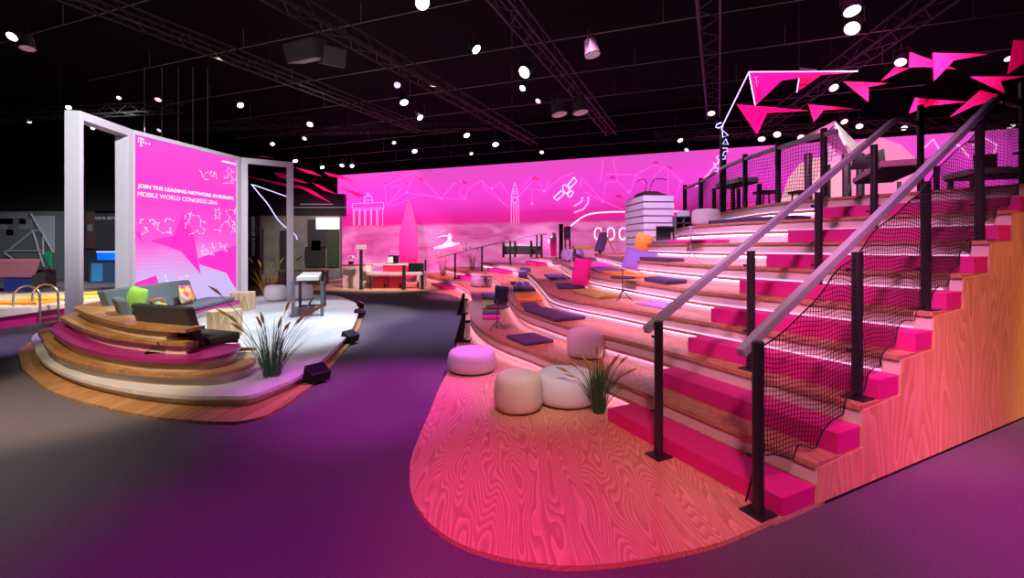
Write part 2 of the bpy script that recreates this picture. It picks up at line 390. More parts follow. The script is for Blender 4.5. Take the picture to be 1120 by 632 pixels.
for i in range(n + 1):
    s = i * .05; nm.tube([wob(s, flow(s) + (fz - .05 - flow(s)) * j / 6) for j in range(7)], .0038, 3, cap=False)
for j in range(16):
    z = fz - .05 - j * .05
    st = [i * .05 for i in range(n + 1) if flow(i * .05) <= z]
    if len(st) > 1: nm.tube([wob(s, z) for s in st], .0038, 3, cap=False)
tag(nm.build('safety_net', M_net, origin=fpos[2] + Vector((0, 0, 8 * R))), 'black netting strung along the curved deck fence above the tiers', 'net')
# far thin handrail
fr = thing('handrail', 'thin far handrail on slim black posts climbing in front of the pink wall', 'handrail', P(499, 305.5, R))
tops = []
for px, pt, u_, v_, z_ in ((471.7, 285, 17.3, 2.4, .03), (499, 276, 17.3, 3.75, R), (528, 268, 17.3, 5.05, 2*R), (560, 259, 17.2, 6.45, 3*R), (586, 253, 17.3, 7.95, 4*R)):
    b = B(u_, v_, z_); tube([b, b + Vector((0, 0, 1.15))], .045, 10).build('post', M_black, fr, smooth=True); tops.append(b + Vector((0, 0, 1.15)))
d = (tops[1] - tops[2]); tops[0] = tops[1] + d * .6
tube([tops[0]] + tops[1:] + [tops[-1] + Vector((.5, .1, .02))], .035, 8).build('rail', M_hand, fr, smooth=True)
# ------------------------------------------------------------------ soft seats
def pouf(c, rad, h, m, label, squash=1.0, base=True):
    t = thing('pouf', label, 'pouf', c)
    pr = [(.70, .0), (.86, .02), (.95, .08), (.99, .2), (1.0, .40), (.99, .6), (.955, .78), (.87, .91), (.72, .975), (.5, .997), (.02, 1.0)]
    MB().lathe([(rad * a, .012 + (h - .012) * b) for a, b in pr], c, 40).build('cushion_body', m, t, smooth=True)
    MB().lathe([(rad * .72, 0), (rad * .72, .014)], c, 28).build('base_disc', M_blackm, t)
    return t
pouf(P(516, 405, .03), .335, .31, M_fab_w, 'wide low white pouf at the left edge of the plywood apron')
pouf(P(567, 447, .03), .258, .395, M_fab_c, 'cream drum pouf nearest the camera on the plywood apron')
pouf(P(619, 438, .03), .36, .34, M_fab_w, 'wide white pouf behind the cream one, beside the grass clump')
pouf(P(647.5, 389, R) - VV * .10, .25, .37, M_fab_w, 'white pouf on the lowest tier behind the grass clump')
pouf(P(526.5, 313.5, R), .39, .40, M_fab_g, 'grey drum pouf on the lowest tier in front of the far magenta blocks')
pouf(B(12.4, 6.75, 4*R), .44, .46, M_fab_p, 'lilac drum pouf high on the tiers beside the pink cabinet')
pouf(B(3.72, 3.43 + .30, 7*R), .24, .30, M_fab_w, 'pinkish white pouf near the top of the tiers below the deck fence')
def mat_(quad, z, th, m, label, bev=.018):
    t = [P(a, b, z + th) for a, b in quad]
    bt = [Vector((p.x, p.y, z + .002)) for p in t]
    c = sum(bt, Vector()) / 4
    o = MB().hexa(bt, t).build('seat_mat', m, origin=c, bevel=bev, seg=3, smooth=False)
    return tag(o, label, 'seat mat', 'seat mats on the tiers')
mat_([(553.8,366.2),(574.5,375),(606,370.8),(584,363)], R, .05, M_c_dark, 'single dark purple mat on the lowest tier behind the white poufs')
mat_([(573.3,337),(607.6,348),(642,345),(596.6,335.3)], 2*R, .06, M_c_dark, 'largest dark purple mat, on the second tier')
mat_([(568.9,330.5),(573,335.5),(592,335),(586.5,330)], 2*R, .04, M_c_dark, 'small purple mat between the orange mat and the largest purple one')
mat_([(562.8,319.8),(565,326.5),(594,326.5),(589.4,319.5)], 2*R, .05, M_c_or, 'orange mat on the second tier')
mat_([(561.5,312),(561.5,316.5),(586,316.5),(582.5,312)], 2*R, .05, M_c_dark, 'purple mat just behind the orange one on the second tier')
mat_([(558.6,308),(560,310.3),(580,310.3),(578,308)], 2*R, .05, M_c_nv, 'narrow navy mat behind two purple and orange mats')
mat_([(552.5,304),(557,306.6),(577,306.6),(570,304)], 2*R, .05, M_c_ol, 'olive mat under the dark standing cushion at the far end')
mat_([(526,319.5),(528,325),(542,325),(540,319.5)], R, .06, M_c_lil, 'lilac mat on the lowest tier, behind the olive one')
mat_([(527,327.5),(527.5,336.5),(552,336.5),(548,327.5)], R, .05, M_c_ol, 'olive mat under the grey leaning cushion on the lowest tier')
mat_([(527.5,339.5),(527.5,342.8),(547.3,342.8),(546.8,339.5)], R, .07, M_c_dark, 'dark purple mat in front of the olive one, lowest tier')
mat_([(527.5,344),(527.5,346.3),(547.6,346.3),(547.4,344)], R, .06, M_c_pk, 'magenta mat at the near end of the row on the lowest tier')
mat_([(595,299.5),(601.5,304),(624.5,303.5),(617.5,299.5)], 3*R, .05, M_c_dark, 'purple mat under the far small table on the third tier')
mat_([(608,309.2),(610.4,312.8),(640,312.8),(634,309.2)], 3*R, .06, M_c_dark, 'purple mat under the magenta pillow')
mat_([(625.4,316.4),(655,323.5),(681,321),(648.6,314.5)], 3*R, .06, M_c_ol, 'large olive mat on the third tier, right of the magenta pillow')
mat_([(695,331.3),(733,338.4),(748,337),(713,329.5)], 3*R, .015, M_c_lil, 'thin lilac mat beside the tripod table, under the left handrail', .004)
mat_([(634,286.4),(641,290),(668,290),(660,287)], 4*R, .04, M_c_pk, 'magenta mat on the fourth tier beside the lilac pouf')
mat_([(645,291.8),(654,295.6),(684,294.6),(668,291.5)], 4*R, .05, M_c_lil, 'lilac mat left of the orange mat on the fourth tier')
mat_([(658,296.2),(690,301.5),(718,300.2),(690,295.5)], 4*R, .05, M_c_or, 'long orange mat under the violet pillow')
mat_([(704,303),(728.7,307),(760,305),(731,301)], 4*R, .06, M_c_nv, 'dark navy mat right of the violet pillow on the fourth tier')
def uvmat(u0, u1, k, v0, v1, th, m, label):
    z = k * R; f0 = lambda u: vn(k, u) + v0; f1 = lambda u: vn(k, u) + v1
    o = strip(MB(), f0, f1, u0, u1, z + .002, z + th, .15).build('seat_mat', m, origin=B((u0 + u1) / 2, f0((u0 + u1) / 2), z), bevel=.015, seg=3)
    tag(o, label, 'seat mat', 'seat mats on the tiers')
uvmat(3.45, 4.5, 5, .05, .42, .06, M_c_dark, 'long purple mat on the fifth tier beside the orange pillow')
uvmat(5.8, 6.6, 5, .1, .5, .03, M_c_or, 'thin orange mat on the fifth tier at the foot of the slatted tower')
uvmat(4.1, 4.95, 6, .04, .40, .06, M_fab_g, 'grey mat in front of the black screen below the slatted tower')
uvmat(2.7, 4.0, 6, .04, .34, .05, M_c_pk, 'long magenta mat below the pinkish white pouf, sixth tier')
uvmat(1.9, 3.3, 7, .06, .5, .06, M_c_nv, 'dark mat on the seventh tier right of the pinkish white pouf')
def pillow(c, w, h, th, rz, tilt, roll, m, label, name='pillow', puff=1.0):
    n = 10; mb = MB(); Mx = Matrix.Rotation(rz, 3, 'Z') @ Matrix.Rotation(tilt, 3, 'X') @ Matrix.Rotation(roll, 3, 'Y'); th *= 1.45
    vs = []; fs = []
    for sgn in (1, -1):
        for i in range(n + 1):
            for j in range(n + 1):
                x, y = i / n * 2 - 1, j / n * 2 - 1
                b = ((1 - x * x) * (1 - y * y)) ** .45
                pin = 1 - .06 * (1 - abs(y) ** 2) if abs(x) == 1 else 1
                k_ = 1 - .07 * (x * y) ** 4; px_ = x * k_ * (1 - .05 * (1 - y * y)); pz_ = y * k_ * (1 - .05 * (1 - x * x))
                vs.append(Vector((px_ * w / 2, -sgn * th / 2 * b * puff, pz_ * h / 2)))
    q = (n + 1) ** 2
    for s_ in range(2):
        for i in range(n):
            for j in range(n):
                a = s_ * q + i * (n + 1) + j; fs.append((a, a + 1, a + n + 2, a + n + 1))
    vs = [Mx @ v for v in vs]; zmin = min(v.z for v in vs)
    mb.add([Vector(c) + v - Vector((0, 0, zmin)) for v in vs], fs)
    o = mb.build(name, m, origin=Vector(c), smooth=True, weld=True)
    return tag(o, label, 'pillow')
pillow(P(548.5, 333.5, R + .05), .36, .46, .2, .3, -.12, .12, M_c_nv, 'dark grey pillow standing on the olive mat, lowest tier')
pillow(P(573.5, 305.5, 2*R + .05), .42, .40, .2, .2, -.15, .2, M_c_nv, 'dark blue pillow standing on the far olive mat')
pillow(P(636, 313, 3*R + .06), .36, .56, .2, -.1, -.1, .16, M_c_pk, 'bright magenta pillow standing upright on the third tier')
pillow(P(700, 299.2, 4*R + .052), .60, .47, .16, -.25, -.55, .25, M_c_lil, 'large violet pillow leaning back on the orange mat')
pillow(B(5.45, 3.9, 5*R), .40, .52, .2, .1, -.2, .25, M_c_or, 'orange pillow leaning at the foot of the slatted tower')
def tripod(foot, h, r, m, label):
    t = thing('tray_table', label, 'side table', foot, 'tripod tray tables')
    b = Vector(foot)
    MB().lathe([(r * .96, h - .012), (r, h), (r, h + .014), (r * .97, h + .014), (r * .96, h + .002)], b, 32).build('tray', m, t)
    tube([b + Vector((0, 0, .14)), b + Vector((0, 0, h + .12))], .009, 8).build('stem', m, t)
    tube([b + Vector((-.04, 0, h + .12)), b + Vector((.04, 0, h + .12))], .009, 8).build('handle', m, t)
    for a in (-.4, 1.7, 3.8): tube([b + Vector((0, 0, .16)), b + Vector((r * .8 * math.cos(a), r * .8 * math.sin(a), .006))], .008, 6).build('leg', m, t)
tripod(P(544, 360.5, R), .40, .21, M_tab, 'dark tripod tray table nearest the camera on the lowest tier')
tripod(P(531.5, 315, R), .40, .21, M_tab, 'dark tripod tray table beside the grey drum pouf')
tripod(P(568, 312, 2*R), .42, .21, M_tabl, 'pale tripod tray table beside the dark blue pillow')
tripod(P(614.5, 307, 3*R), .42, .24, M_tabl, 'pale tripod tray table on the purple mat, third tier')
tripod(B(11.3, 5.85, 4*R), .42, .21, M_tabl, 'pale tripod tray table in front of the lilac pouf')
tripod(P(686.5, 328.5, 3*R) - VV * .10, .36, .19, M_tab, 'dark tripod tray table between the olive and thin lilac mats')
tripod(B(3.05, 2.62, 5*R), .42, .19, M_tabl, 'pale tripod tray table high on the tiers below the white pouf')
# ------------------------------------------------------------------ grasses
def grass(base, h, spread, nb_, heads, label, mb_=M_blade, ms=M_seed, rb=.08, seed=1, ht=None):
    rnd = random.Random(seed); t = thing('reed_clump', label, 'plant', base); b = Vector(base); m = MB()
    for i in range(nb_):
        a = rnd.uniform(0, 6.283); r0 = rb * math.sqrt(rnd.random()); L_ = h * rnd.uniform(.45, .95); sp = spread * rnd.random() ** 1.4 * .8
        p0 = b + Vector((r0 * math.cos(a), r0 * math.sin(a), 0)); dr = Vector((math.cos(a + rnd.uniform(-.4, .4)), math.sin(a + rnd.uniform(-.4, .4)), 0))
        pts = [p0 + dr * sp * (s ** 1.5) + Vector((0, 0, L_ * (s - .12 * s * s * sp / max(.1, spread)))) for s in (0, .25, .5, .75, 1)]
        m.tube(pts, [.0045, .0045, .004, .003, .0006], 3, cap=False)
    m.build('leaf_blades', mb_, t)
    for i, hd in enumerate(heads):
        dx, dy, hh = hd; p0 = b + Vector((dx * .1, dy * .1, 0)); top = b + Vector((dx, dy, hh))
        mid = p0.lerp(top, .55) + Vector((-dx * .12, -dy * .12, .05))
        pts = spl([p0, mid, top], 4)
        st = MB().tube(pts, .003, 4).build('stalk', M_stalk, t)
        d = (pts[-1] - pts[-2]).normalized(); L_ = .21 * h / .9; sd = MB()
        droop = Vector((dx, dy, 0)) * .06
        sp = [top + d * L_ * s + droop * s * s - Vector((0, 0, .02 * s * s)) for s in (0, .2, .45, .7, 1)]
        sd.tube(sp, [.004, .013 * h, .024 * h, .017 * h, .003], 6)
        for q in range(16):
            s = rnd.random() * .85; c0 = sp[0].lerp(sp[-1], s); a = rnd.uniform(0, 6.28)
            sd.tube([c0, c0 + d * .03 + Vector((math.cos(a), math.sin(a), 0)) * .022 * h], [.004, .001], 3, cap=False)
        sd.build('seed_head', ms, st)
H1 = [(-.36,.0,.62),(-.28,-.1,.74),(-.24,.1,.46),(-.12,.05,.70),(-.02,.0,.86),(.0,-.05,.72),(.06,.06,.78),(.08,-.06,.66),(.14,.02,.70),(.20,.1,.72),(.24,.0,.74),(.30,-.02,.60),(-.05,.1,.58),(.17,-.1,.56)]
grass(P(655, 451, .03), .62, .32, 130, [(x*.85, y, z*.66) for x, y, z in H1], 'green grass clump with brown seed heads beside the white poufs', seed=3, rb=.06)
H2 = [(-.55,-.1,1.0),(-.6,.1,.72),(-.42,.0,.66),(-.15,.1,.62),(-.06,-.1,.60),(.08,.0,.58),(.12,.1,.78),(.28,.0,.62),(.34,.1,.70),(.5,.0,.78),(-.28,-.1,.56),(.2,-.1,.56)]
grass(P(297, 411, HALF), .80, .46, 95, H2, 'tall green grass clump with brown seed heads on the white deck', seed=5, rb=.10)
# ------------------------------------------------------------------ left stage
stage = thing('lounge_stage', 'rounded white topped stage with stacked curved wooden edge layers', 'stage', P(250, 400, 0))
ring = [P(a, b, .03) for a, b in [(22.8,396),(28,406),(50.6,424),(75,434),(101,441.5),(152,453),(200,458.5),(244,461),(266.4,459.6),(295,452),(324,434),(359.5,403),(388,367.7),(396,350),(397,341),(392,333),(380,327)]]
ring += [Vector((-6.5, 15.5, 0)), Vector((-9.5, 14.5, 0)), Vector((-9.9, 10.5, 0)), Vector((-8.6, 7.9, 0))]
MB().prism([(p.x, p.y) for p in spl(ring, 6, True)], 0, .03).build('base_ring', M_oak, stage)
deck = [P(a, b, HALF) for a, b in [(39,381),(45.6,393.4),(66,406),(101,417.5),(152,427.6),(202.5,432.7),(244,433),(273,432),(299.7,423),(333,407.5),(366,381),(384,361),(391.6,343.3),(391.6,335.5),(382,328.5)]]
deck += [Vector((-6.2, 14.8, 0)), Vector((-8.6, 14.2, 0)), Vector((-9.6, 10.6, 0)), Vector((-8.9, 8.4, 0))]
dk = spl(deck, 6, True)
def shrink(poly, d):
    n = len(poly); out = []
    ar = sum(poly[i].x * poly[(i+1) % n].y - poly[(i+1) % n].x * poly[i].y for i in range(n)); sg = 1 if ar > 0 else -1
    for i in range(n):
        t = (poly[(i+1) % n] - poly[i-1]); t.z = 0; t.normalize(); nrm = Vector((-t.y, t.x, 0)) * sg
        out.append(poly[i] + nrm * d)
    return out
MB().prism([(p.x, p.y) for p in dk], HALF - .04, HALF).build('deck_floor', M_deck, stage)
rs = MB().prism([(p.x, p.y) for p in shrink(dk, .06)], .03, HALF - .04).build('riser', M_riser, stage)
def layer(outer, tail, width, z, m, name, tailw=None, end=None, th=.045, rin=.06):
    o = spl([P(a, b, z) if not isinstance(a, Vector) else a for a, b in outer] + [Vector((x, y, z)) for x, y in tail], 6)
    n = len(o); inn = []
    for i, p in enumerate(o):
        t = o[min(n-1, i+1)] - o[max(0, i-1)]; t.z = 0; t.normalize(); nrm = Vector((t.y, -t.x, 0))
        inn.append(p + nrm * (width(i / (n - 1)) if callable(width) else width))
    mid = (o[0] + inn[0]) / 2
    poly = o + inn[::-1]
    l = MB().prism([(p.x, p.y) for p in poly], z - th, z).build(name, m, stage, bevel=.006)
    oi = []
    for i, p in enumerate(o):
        t = o[min(n-1, i+1)] - o[max(0, i-1)]; t.z = 0; t.normalize(); nrm = Vector((t.y, -t.x, 0)); oi.append((p + nrm * rin, p + nrm * max(rin + .03, (inn[i] - p).length - rin)))
    k0 = 4
    pl = [a for a, b in oi[k0:]] + [b for a, b in oi[k0:]][::-1]
    r_ = MB().prism([(p.x, p.y) for p in pl], z - HALF, z - th).build('riser', M_riser, l)
    return l
# outlines run from the free front end, round the left, to the end beside the screen
TAIL = lambda d: [(-7.75 + d, 8.1), (-7.55 + d, 9.0), (-7.35 + d, 10.2)]
layer([(279,391),(280,394),(273,398.5),(253,405),(228,408.6),(200,409.4),(164.6,408),(126.6,404),(101,400),(68,391),(50.6,379.5),(47.6,370.6)], [(-8.3, 7.9), (-8.1, 9.0), (-7.8, 10.6)], lambda s: .25 + 1.1 * min(1, s * 6) , .304, M_oak, 'lower_layer')
layer([(262,375),(262.8,378),(253,385),(228,391),(202.5,393),(162,392),(126.6,388),(101,383),(76,374.5),(59.5,364),(55.7,358)], [(-7.95, 8.0), (-7.75, 9.0), (-7.4, 10.6)], lambda s: .35 + .75 * min(1, s * 6), .456, M_purple, 'seat_layer')
layer([(212,372),(202.5,374.4),(177,373.7),(142,370),(114,365.6),(88.6,358),(71,349),(67.8,345)], [(-7.75, 8.3), (-7.5, 9.1)], .38, .608, M_oak, 'back_layer')
layer([(203,360),(162,357.5),(131.6,353),(106,346.6),(87,339),(83.5,334.5)], [(-7.5, 8.3), (-7.2, 8.9)], lambda s: .26 + .55 * max(0, s - .25), .76, M_oak, 'top_layer')
# bench of the rear sofa is the end of the seat layer; sofas
def slab(o, a, b, c, m, name, parent, bev=.03):
    o = Vector(o); a = Vector(a); b = Vector(b); c = Vector(c)
    vs = [o, o + a, o + a + b, o + b]
    return MB().hexa(vs, [v + c for v in vs]).build(name, m, parent, bevel=bev, seg=3)
a = Vector((-.93, .36, 0)); b = Vector((.36, .93, 0)); z0 = .458
so = thing('sofa_seat', 'charcoal sofa facing the screen, on the curved purple bench nearest the camera', 'sofa', Vector((-4.5, 6, z0)))
o0 = Vector((-3.98, 5.66, z0))
slab(o0 + b * .12, a * 1.08, b * .46, Vector((0, 0, .115)), M_dsofa, 'seat_cushion', so)
slab(o0 - b * .02, a * 1.08, b * .13, Vector((0, 0, .54)) - b * .16, M_dsofa, 'backrest', so)
so = thing('sofa_seat', 'small grey corner seat back with green cushion at the left bend of the bench', 'sofa', Vector((-5.9, 6.9, z0)))
a2 = Vector((-.72, .69, 0)); b2 = Vector((.69, .72, 0)); o2 = Vector((-5.55, 6.45, z0))
slab(o2, a2 * .7, b2 * .13, Vector((0, 0, .52)) - b2 * .14, M_sofa, 'backrest', so)
slab(o2 + b2 * .14, a2 * .85, b2 * .5, Vector((0, 0, .115)), M_sofa, 'seat_cushion', so)
pillow(Vector((-6.62, 7.85, z0 + .12)), .52, .46, .12, -.35, -.2, .12, M_c_gr, 'lime green cushion behind the grey corner seat back')
a3 = (P(247, 331, .456) - P(203, 342, .456)); a3.z = 0; a3.normalize(); b3 = Vector((-a3.y, a3.x, 0))
so = thing('sofa_seat', 'grey two part sofa in front of the glowing screen', 'sofa', P(215, 340, .456))
o3 = P(207, 341.5, .456) - a3 * 1.3; o3.z = z0
slab(o3, a3 * 3.2, b3 * .62, Vector((0, 0, .10)), M_sofa, 'seat_cushion', so)
slab(o3 + b3 * .44 + Vector((0, 0, .10)), a3 * 2.45, b3 * .14, Vector((0, 0, .46)) + b3 * .16, M_sofa, 'backrest', so)
bw = MB().extr([o3 + a3 * -.1 + b3 * -.06 - Vector((0, 0, .046 + .0)), o3 + a3 * 3.3 + b3 * -.06 - Vector((0, 0, .046)), o3 + a3 * 3.3 + b3 * .9 - Vector((0, 0, .046)), o3 + a3 * -.1 + b3 * .9 - Vector((0, 0, .046))], Vector((0, 0, 0)), Vector((0, 0, .043))).build('bench_top', M_purple, stage)
MB().extr([o3 + b3 * .0 - Vector((0, 0, .305)), o3 + a3 * 3.2 - Vector((0, 0, .305)), o3 + a3 * 3.2 + b3 * .85 - Vector((0, 0, .305)), o3 + b3 * .85 - Vector((0, 0, .305))], Vector((0, 0, 0)), Vector((0, 0, .258))).build('riser', M_white, bw)
def multi(name, cols, sc):
    m = bpy.data.materials.new(name); m.use_nodes = True; nt = m.node_tree; b_ = nt.nodes['Principled BSDF']; b_.inputs['Roughness'].default_value = .9
    tc = nt.nodes.new('ShaderNodeTexCoord'); vo = nt.nodes.new('ShaderNodeTexNoise'); vo.inputs['Scale'].default_value = sc; vo.inputs['Detail'].default_value = .5
    rp = nt.nodes.new('ShaderNodeValToRGB'); rp.color_ramp.interpolation = 'EASE'
    while len(rp.color_ramp.elements) < len(cols): rp.color_ramp.elements.new(.5)
    for i, c in enumerate(cols): rp.color_ramp.elements[i].position = .28 + .44 * i / (len(cols) - 1); rp.color_ramp.elements[i].color = (*c, 1)
    nt.links.new(tc.outputs['Object'], vo.inputs['Vector']); nt.links.new(vo.outputs['Fac'], rp.inputs['Fac']); nt.links.new(rp.outputs['Color'], b_.inputs['Base Color'])
    return m
M_multi = multi('rainbow_print', [(.05, .25, .7), (.5, .02, .35), (.9, .25, .03), (.95, .7, .1), (.9, .35, .5), (.05, .5, .6)], 7)
M_multi2 = multi('teal_print', [(.02, .35, .45), (.1, .6, .4), (.8, .3, .05), (.05, .5, .6)], 9)
pillow(o3 + a3 * 1.75 + b3 * .30 + Vector((0, 0, .11)), .44, .40, .13, math.atan2(a3.y, a3.x), -.22, .08, M_multi, 'square rainbow coloured pillow on the grey sofa by the screen')
pillow(Vector((-5.35, 6.75, z0 + .12)), .36, .34, .12, -.5, -.25, .1, M_multi2, 'teal and orange pillow beside the green cushion')
def stump(c, w, d, h, rz, label):
    t = thing('log_stump', label, 'stool', c); n = 20; pts = []
    for i in range(n):
        g = 2 * math.pi * i / n; e = 3.2
        x = math.copysign(abs(math.cos(g)) ** (2 / e), math.cos(g)) * w / 2; y = math.copysign(abs(math.sin(g)) ** (2 / e), math.sin(g)) * d / 2
        k = 1 + .03 * math.sin(3 * g + w * 40); pts.append(Matrix.Rotation(rz, 3, 'Z') @ Vector((x * k, y * k, 0)) + Vector(c))
    MB().extr(pts, Vector((0, 0, .001)), Vector((0, 0, h))).build('log_body', M_stump, t, bevel=.02)
    cr = MB()
    for q in range(3):
        g = 1 + q * 2.1; cr.tube([Vector(c) + Vector((0, 0, h + .001)), Vector(c) + Vector((math.cos(g) * w * .3, math.sin(g) * d * .3, h + .001))], [.004, .001], 4)
    cr.build('crack', M_oak, t)
stump(P(240, 371, HALF) + Vector((-.05, .22, 0)), .50, .46, .48, .2, 'front pale log stool beside the charcoal sofa')
stump(P(259, 340.5, HALF) + Vector((0, .25, 0)), .52, .46, .46, .1, 'rear pale log stool in front of the screen')
# high table on the deck
def bar_table(p0, ax, L_, W_, ztop, z0, mt, ml, label, th=.09):
    ax = Vector(ax).normalized(); bx = Vector((-ax.y, ax.x, 0)); p0 = Vector((p0[0], p0[1], 0)); t = thing('bar_table', label, 'table', p0 + ax * L_ / 2 + bx * W_ / 2 + Vector((0, 0, z0)))
    q = lambda s, w, z: p0 + ax * s + bx * w + Vector((0, 0, z))
    MB().hexa([q(0, 0, ztop - th), q(L_, 0, ztop - th), q(L_, W_, ztop - th), q(0, W_, ztop - th)], [q(0, 0, ztop), q(L_, 0, ztop), q(L_, W_, ztop), q(0, W_, ztop)]).build('table_top', mt, t, bevel=.006)
    MB().hexa([q(.02, W_*.04, ztop - th - .03), q(L_ - .02, W_*.04, ztop - th - .03), q(L_ - .02, W_*.96, ztop - th - .03), q(.02, W_*.96, ztop - th - .03)], [q(.02, W_*.04, ztop - th - .001), q(L_ - .02, W_*.04, ztop - th - .001), q(L_ - .02, W_*.96, ztop - th - .001), q(.02, W_*.96, ztop - th - .001)]).build('under_panel', M_blackm, t)
    e = .035
    for s in (.1, L_ - .1):
        for w in (.07, W_ - .07):
            MB().hexa([q(s-e, w-e, z0+.001), q(s+e, w-e, z0+.001), q(s+e, w+e, z0+.001), q(s-e, w+e, z0+.001)], [q(s-e, w-e, ztop-th-.03), q(s+e, w-e, ztop-th-.03), q(s+e, w+e, ztop-th-.03), q(s-e, w+e, ztop-th-.03)]).build('leg', ml, t)
        tube([q(s, .07, z0 + .03), q(s, W_ - .07, z0 + .03)], .025, 4).build('foot_bar', ml, t)
    tube([q(.1, W_ / 2, z0 + .22), q(L_ - .1, W_ / 2, z0 + .22)], .022, 4).build('foot_rail', ml, t)
    return t
pt = P(328, 346.5, HALF); pa = P(348.5, 338, HALF)
bar_table((-4.84, 10.0), (-.36, .93, 0), 2.1, -.46, 1.07, HALF, M_white, M_booth, 'white topped high table with grey legs standing on the white deck')
pouf(P(301.5, 328.5, HALF), .31, .46, M_fab_w, 'white round pouf in front of the portal frame opening')
pouf(P(331.5, 327.5, HALF), .28, .46, M_fab_w, 'white pouf half hidden behind the high table legs')
pouf(P(319.5, 326, HALF) + Vector((.0, .5, 0)), .25, .46, M_fab_p, 'lilac grey pouf between the two white ones by the frame')
# portal frames and screen
FH = 4.3
fa, fb, fc, fd = [HGT(x, y, FH) for x, y in ((87.3, 120.8), (145.5, 141.8), (264, 172), (321, 177.4))]
def frame_bar(p, q, z0, z1, w, dep, m, name, parent):
    p = Vector((p.x, p.y, 0)); q = Vector((q.x, q.y, 0)); d = (q - p).normalized(); n = Vector((d.y, -d.x, 0))
    if n.dot(-p) < 0: n = -n
    vs = [p, q, q - n * dep, p - n * dep]
    return MB().hexa([v + Vector((0, 0, z0)) for v in vs], [v + Vector((0, 0, z1)) for v in vs]).build(name, m, parent, bevel=.005)
def portal(p, q, label, wl_, wr_, dep=.32):
    t = thing('portal_frame', label, 'frame', Vector((p.x, p.y, HALF)))
    d = Vector((q.x - p.x, q.y - p.y, 0)); L_ = d.length; d.normalize(); g = lambda s: Vector((p.x, p.y, 0)) + d * s
    frame_bar(g(0), g(wl_), HALF, FH, 0, dep, M_frame, 'post', t); frame_bar(g(L_ - wr_), g(L_), HALF, FH, 0, dep, M_frame, 'post', t)
    frame_bar(g(wl_), g(L_ - wr_), FH - .16, FH, 0, dep, M_frame, 'lintel', t); frame_bar(g(wl_), g(L_ - wr_), HALF, HALF + .14, 0, dep, M_frame, 'sill', t)
    return t
portal(fa, fb, 'tall empty white portal frame left of the glowing screen', .09, .14, .26)
portal(fc, fd, 'tall empty white portal frame right of the glowing screen', .16, .18, .1)
sd = Vector((fc.x - fb.x, fc.y - fb.y, 0)); SL = sd.length; sd.normalize(); sn = Vector((sd.y, -sd.x, 0)); SO = Vector((fb.x, fb.y, 0))
if sn.dot(-SO) < 0: sn = -sn
scr = thing('led_screen', 'tall glowing magenta screen with white lettering in a white frame', 'screen', SO + Vector((0, 0, HALF)))
def sg(s, z, o=0): return SO + sd * s + sn * o + Vector((0, 0, z))
frame_bar(sg(0, 0), sg(.05, 0), HALF, FH, 0, .2, M_frame, 'post', scr); frame_bar(sg(SL - .14, 0), sg(SL, 0), HALF, FH, 0, .2, M_frame, 'post', scr)
frame_bar(sg(.05, 0), sg(SL - .14, 0), FH - .09, FH, 0, .2, M_frame, 'lintel', scr); frame_bar(sg(.05, 0), sg(SL - .14, 0), HALF, HALF + .06, 0, .2, M_frame, 'sill', scr)
def screen_mat():
    m = bpy.data.materials.new('screen_picture'); m.use_nodes = True; nt = m.node_tree; N = nt.nodes; L_ = nt.links; b_ = N['Principled BSDF']
    b_.inputs['Base Color'].default_value = (.02, .01, .02, 1); b_.inputs['Roughness'].default_value = .5
    tc = N.new('ShaderNodeTexCoord'); sp = N.new('ShaderNodeSeparateXYZ'); L_.new(tc.outputs['Generated'], sp.inputs[0])
    rp = N.new('ShaderNodeValToRGB'); e = rp.color_ramp.elements; e[0].position = 0; e[0].color = (.60, .52, .93, 1); e[1].position = 1; e[1].color = (1, .07, .70, 1)
    for p_, c_ in ((.20, (.66, .50, .93, 1)), (.34, (.95, .25, .80, 1)), (.42, (1, .10, .68, 1)), (.7, (1, .045, .63, 1))):
        x = e.new(p_); x.color = c_
    nz = N.new('ShaderNodeTexNoise'); nz.inputs['Scale'].default_value = 2.2; L_.new(tc.outputs['Generated'], nz.inputs['Vector'])
    ma = N.new('ShaderNodeMath'); ma.operation = 'MULTIPLY_ADD'; ma.inputs[1].default_value = .16; L_.new(nz.outputs['Fac'], ma.inputs[0]); 
    sb = N.new('ShaderNodeMath'); sb.operation = 'SUBTRACT'; sb.inputs[1].default_value = .08; L_.new(sp.outputs['Z'], sb.inputs[0]); L_.new(sb.outputs[0], ma.inputs[2]); L_.new(ma.outputs[0], rp.inputs['Fac'])
    wv = N.new('ShaderNodeTexWave'); wv.bands_direction = 'Z'; wv.inputs['Scale'].default_value = 14; wv.inputs['Distortion'].default_value = 1.5; wv.inputs['Detail'].default_value = 0; wv.inputs['Detail Scale'].default_value = .3
    L_.new(tc.outputs['Generated'], wv.inputs['Vector'])
    mx = N.new('ShaderNodeMix'); mx.data_type = 'RGBA'; mx.blend_type = 'MULTIPLY'; mx.inputs['B'].default_value = (.93, .86, .97, 1)
    mw = N.new('ShaderNodeMath'); mw.operation = 'MULTIPLY'; mw.inputs[1].default_value = .7; L_.new(wv.outputs['Fac'], mw.inputs[0])
    L_.new(mw.outputs[0], mx.inputs['Factor']); L_.new(rp.outputs['Color'], mx.inputs['A']); L_.new(mx.outputs['Result'], b_.inputs['Emission Color']); b_.inputs['Emission Strength'].default_value = 1.0
    return m
pic = MB().hexa([sg(.05, HALF + .06, -.05), sg(SL - .14, HALF + .06, -.05), sg(SL - .14, HALF + .06, -.09), sg(.05, HALF + .06, -.09)], [sg(.05, FH - .09, -.05), sg(SL - .14, FH - .09, -.05), sg(SL - .14, FH - .09, -.09), sg(.05, FH - .09, -.09)]).build('picture_panel', screen_mat(), scr)
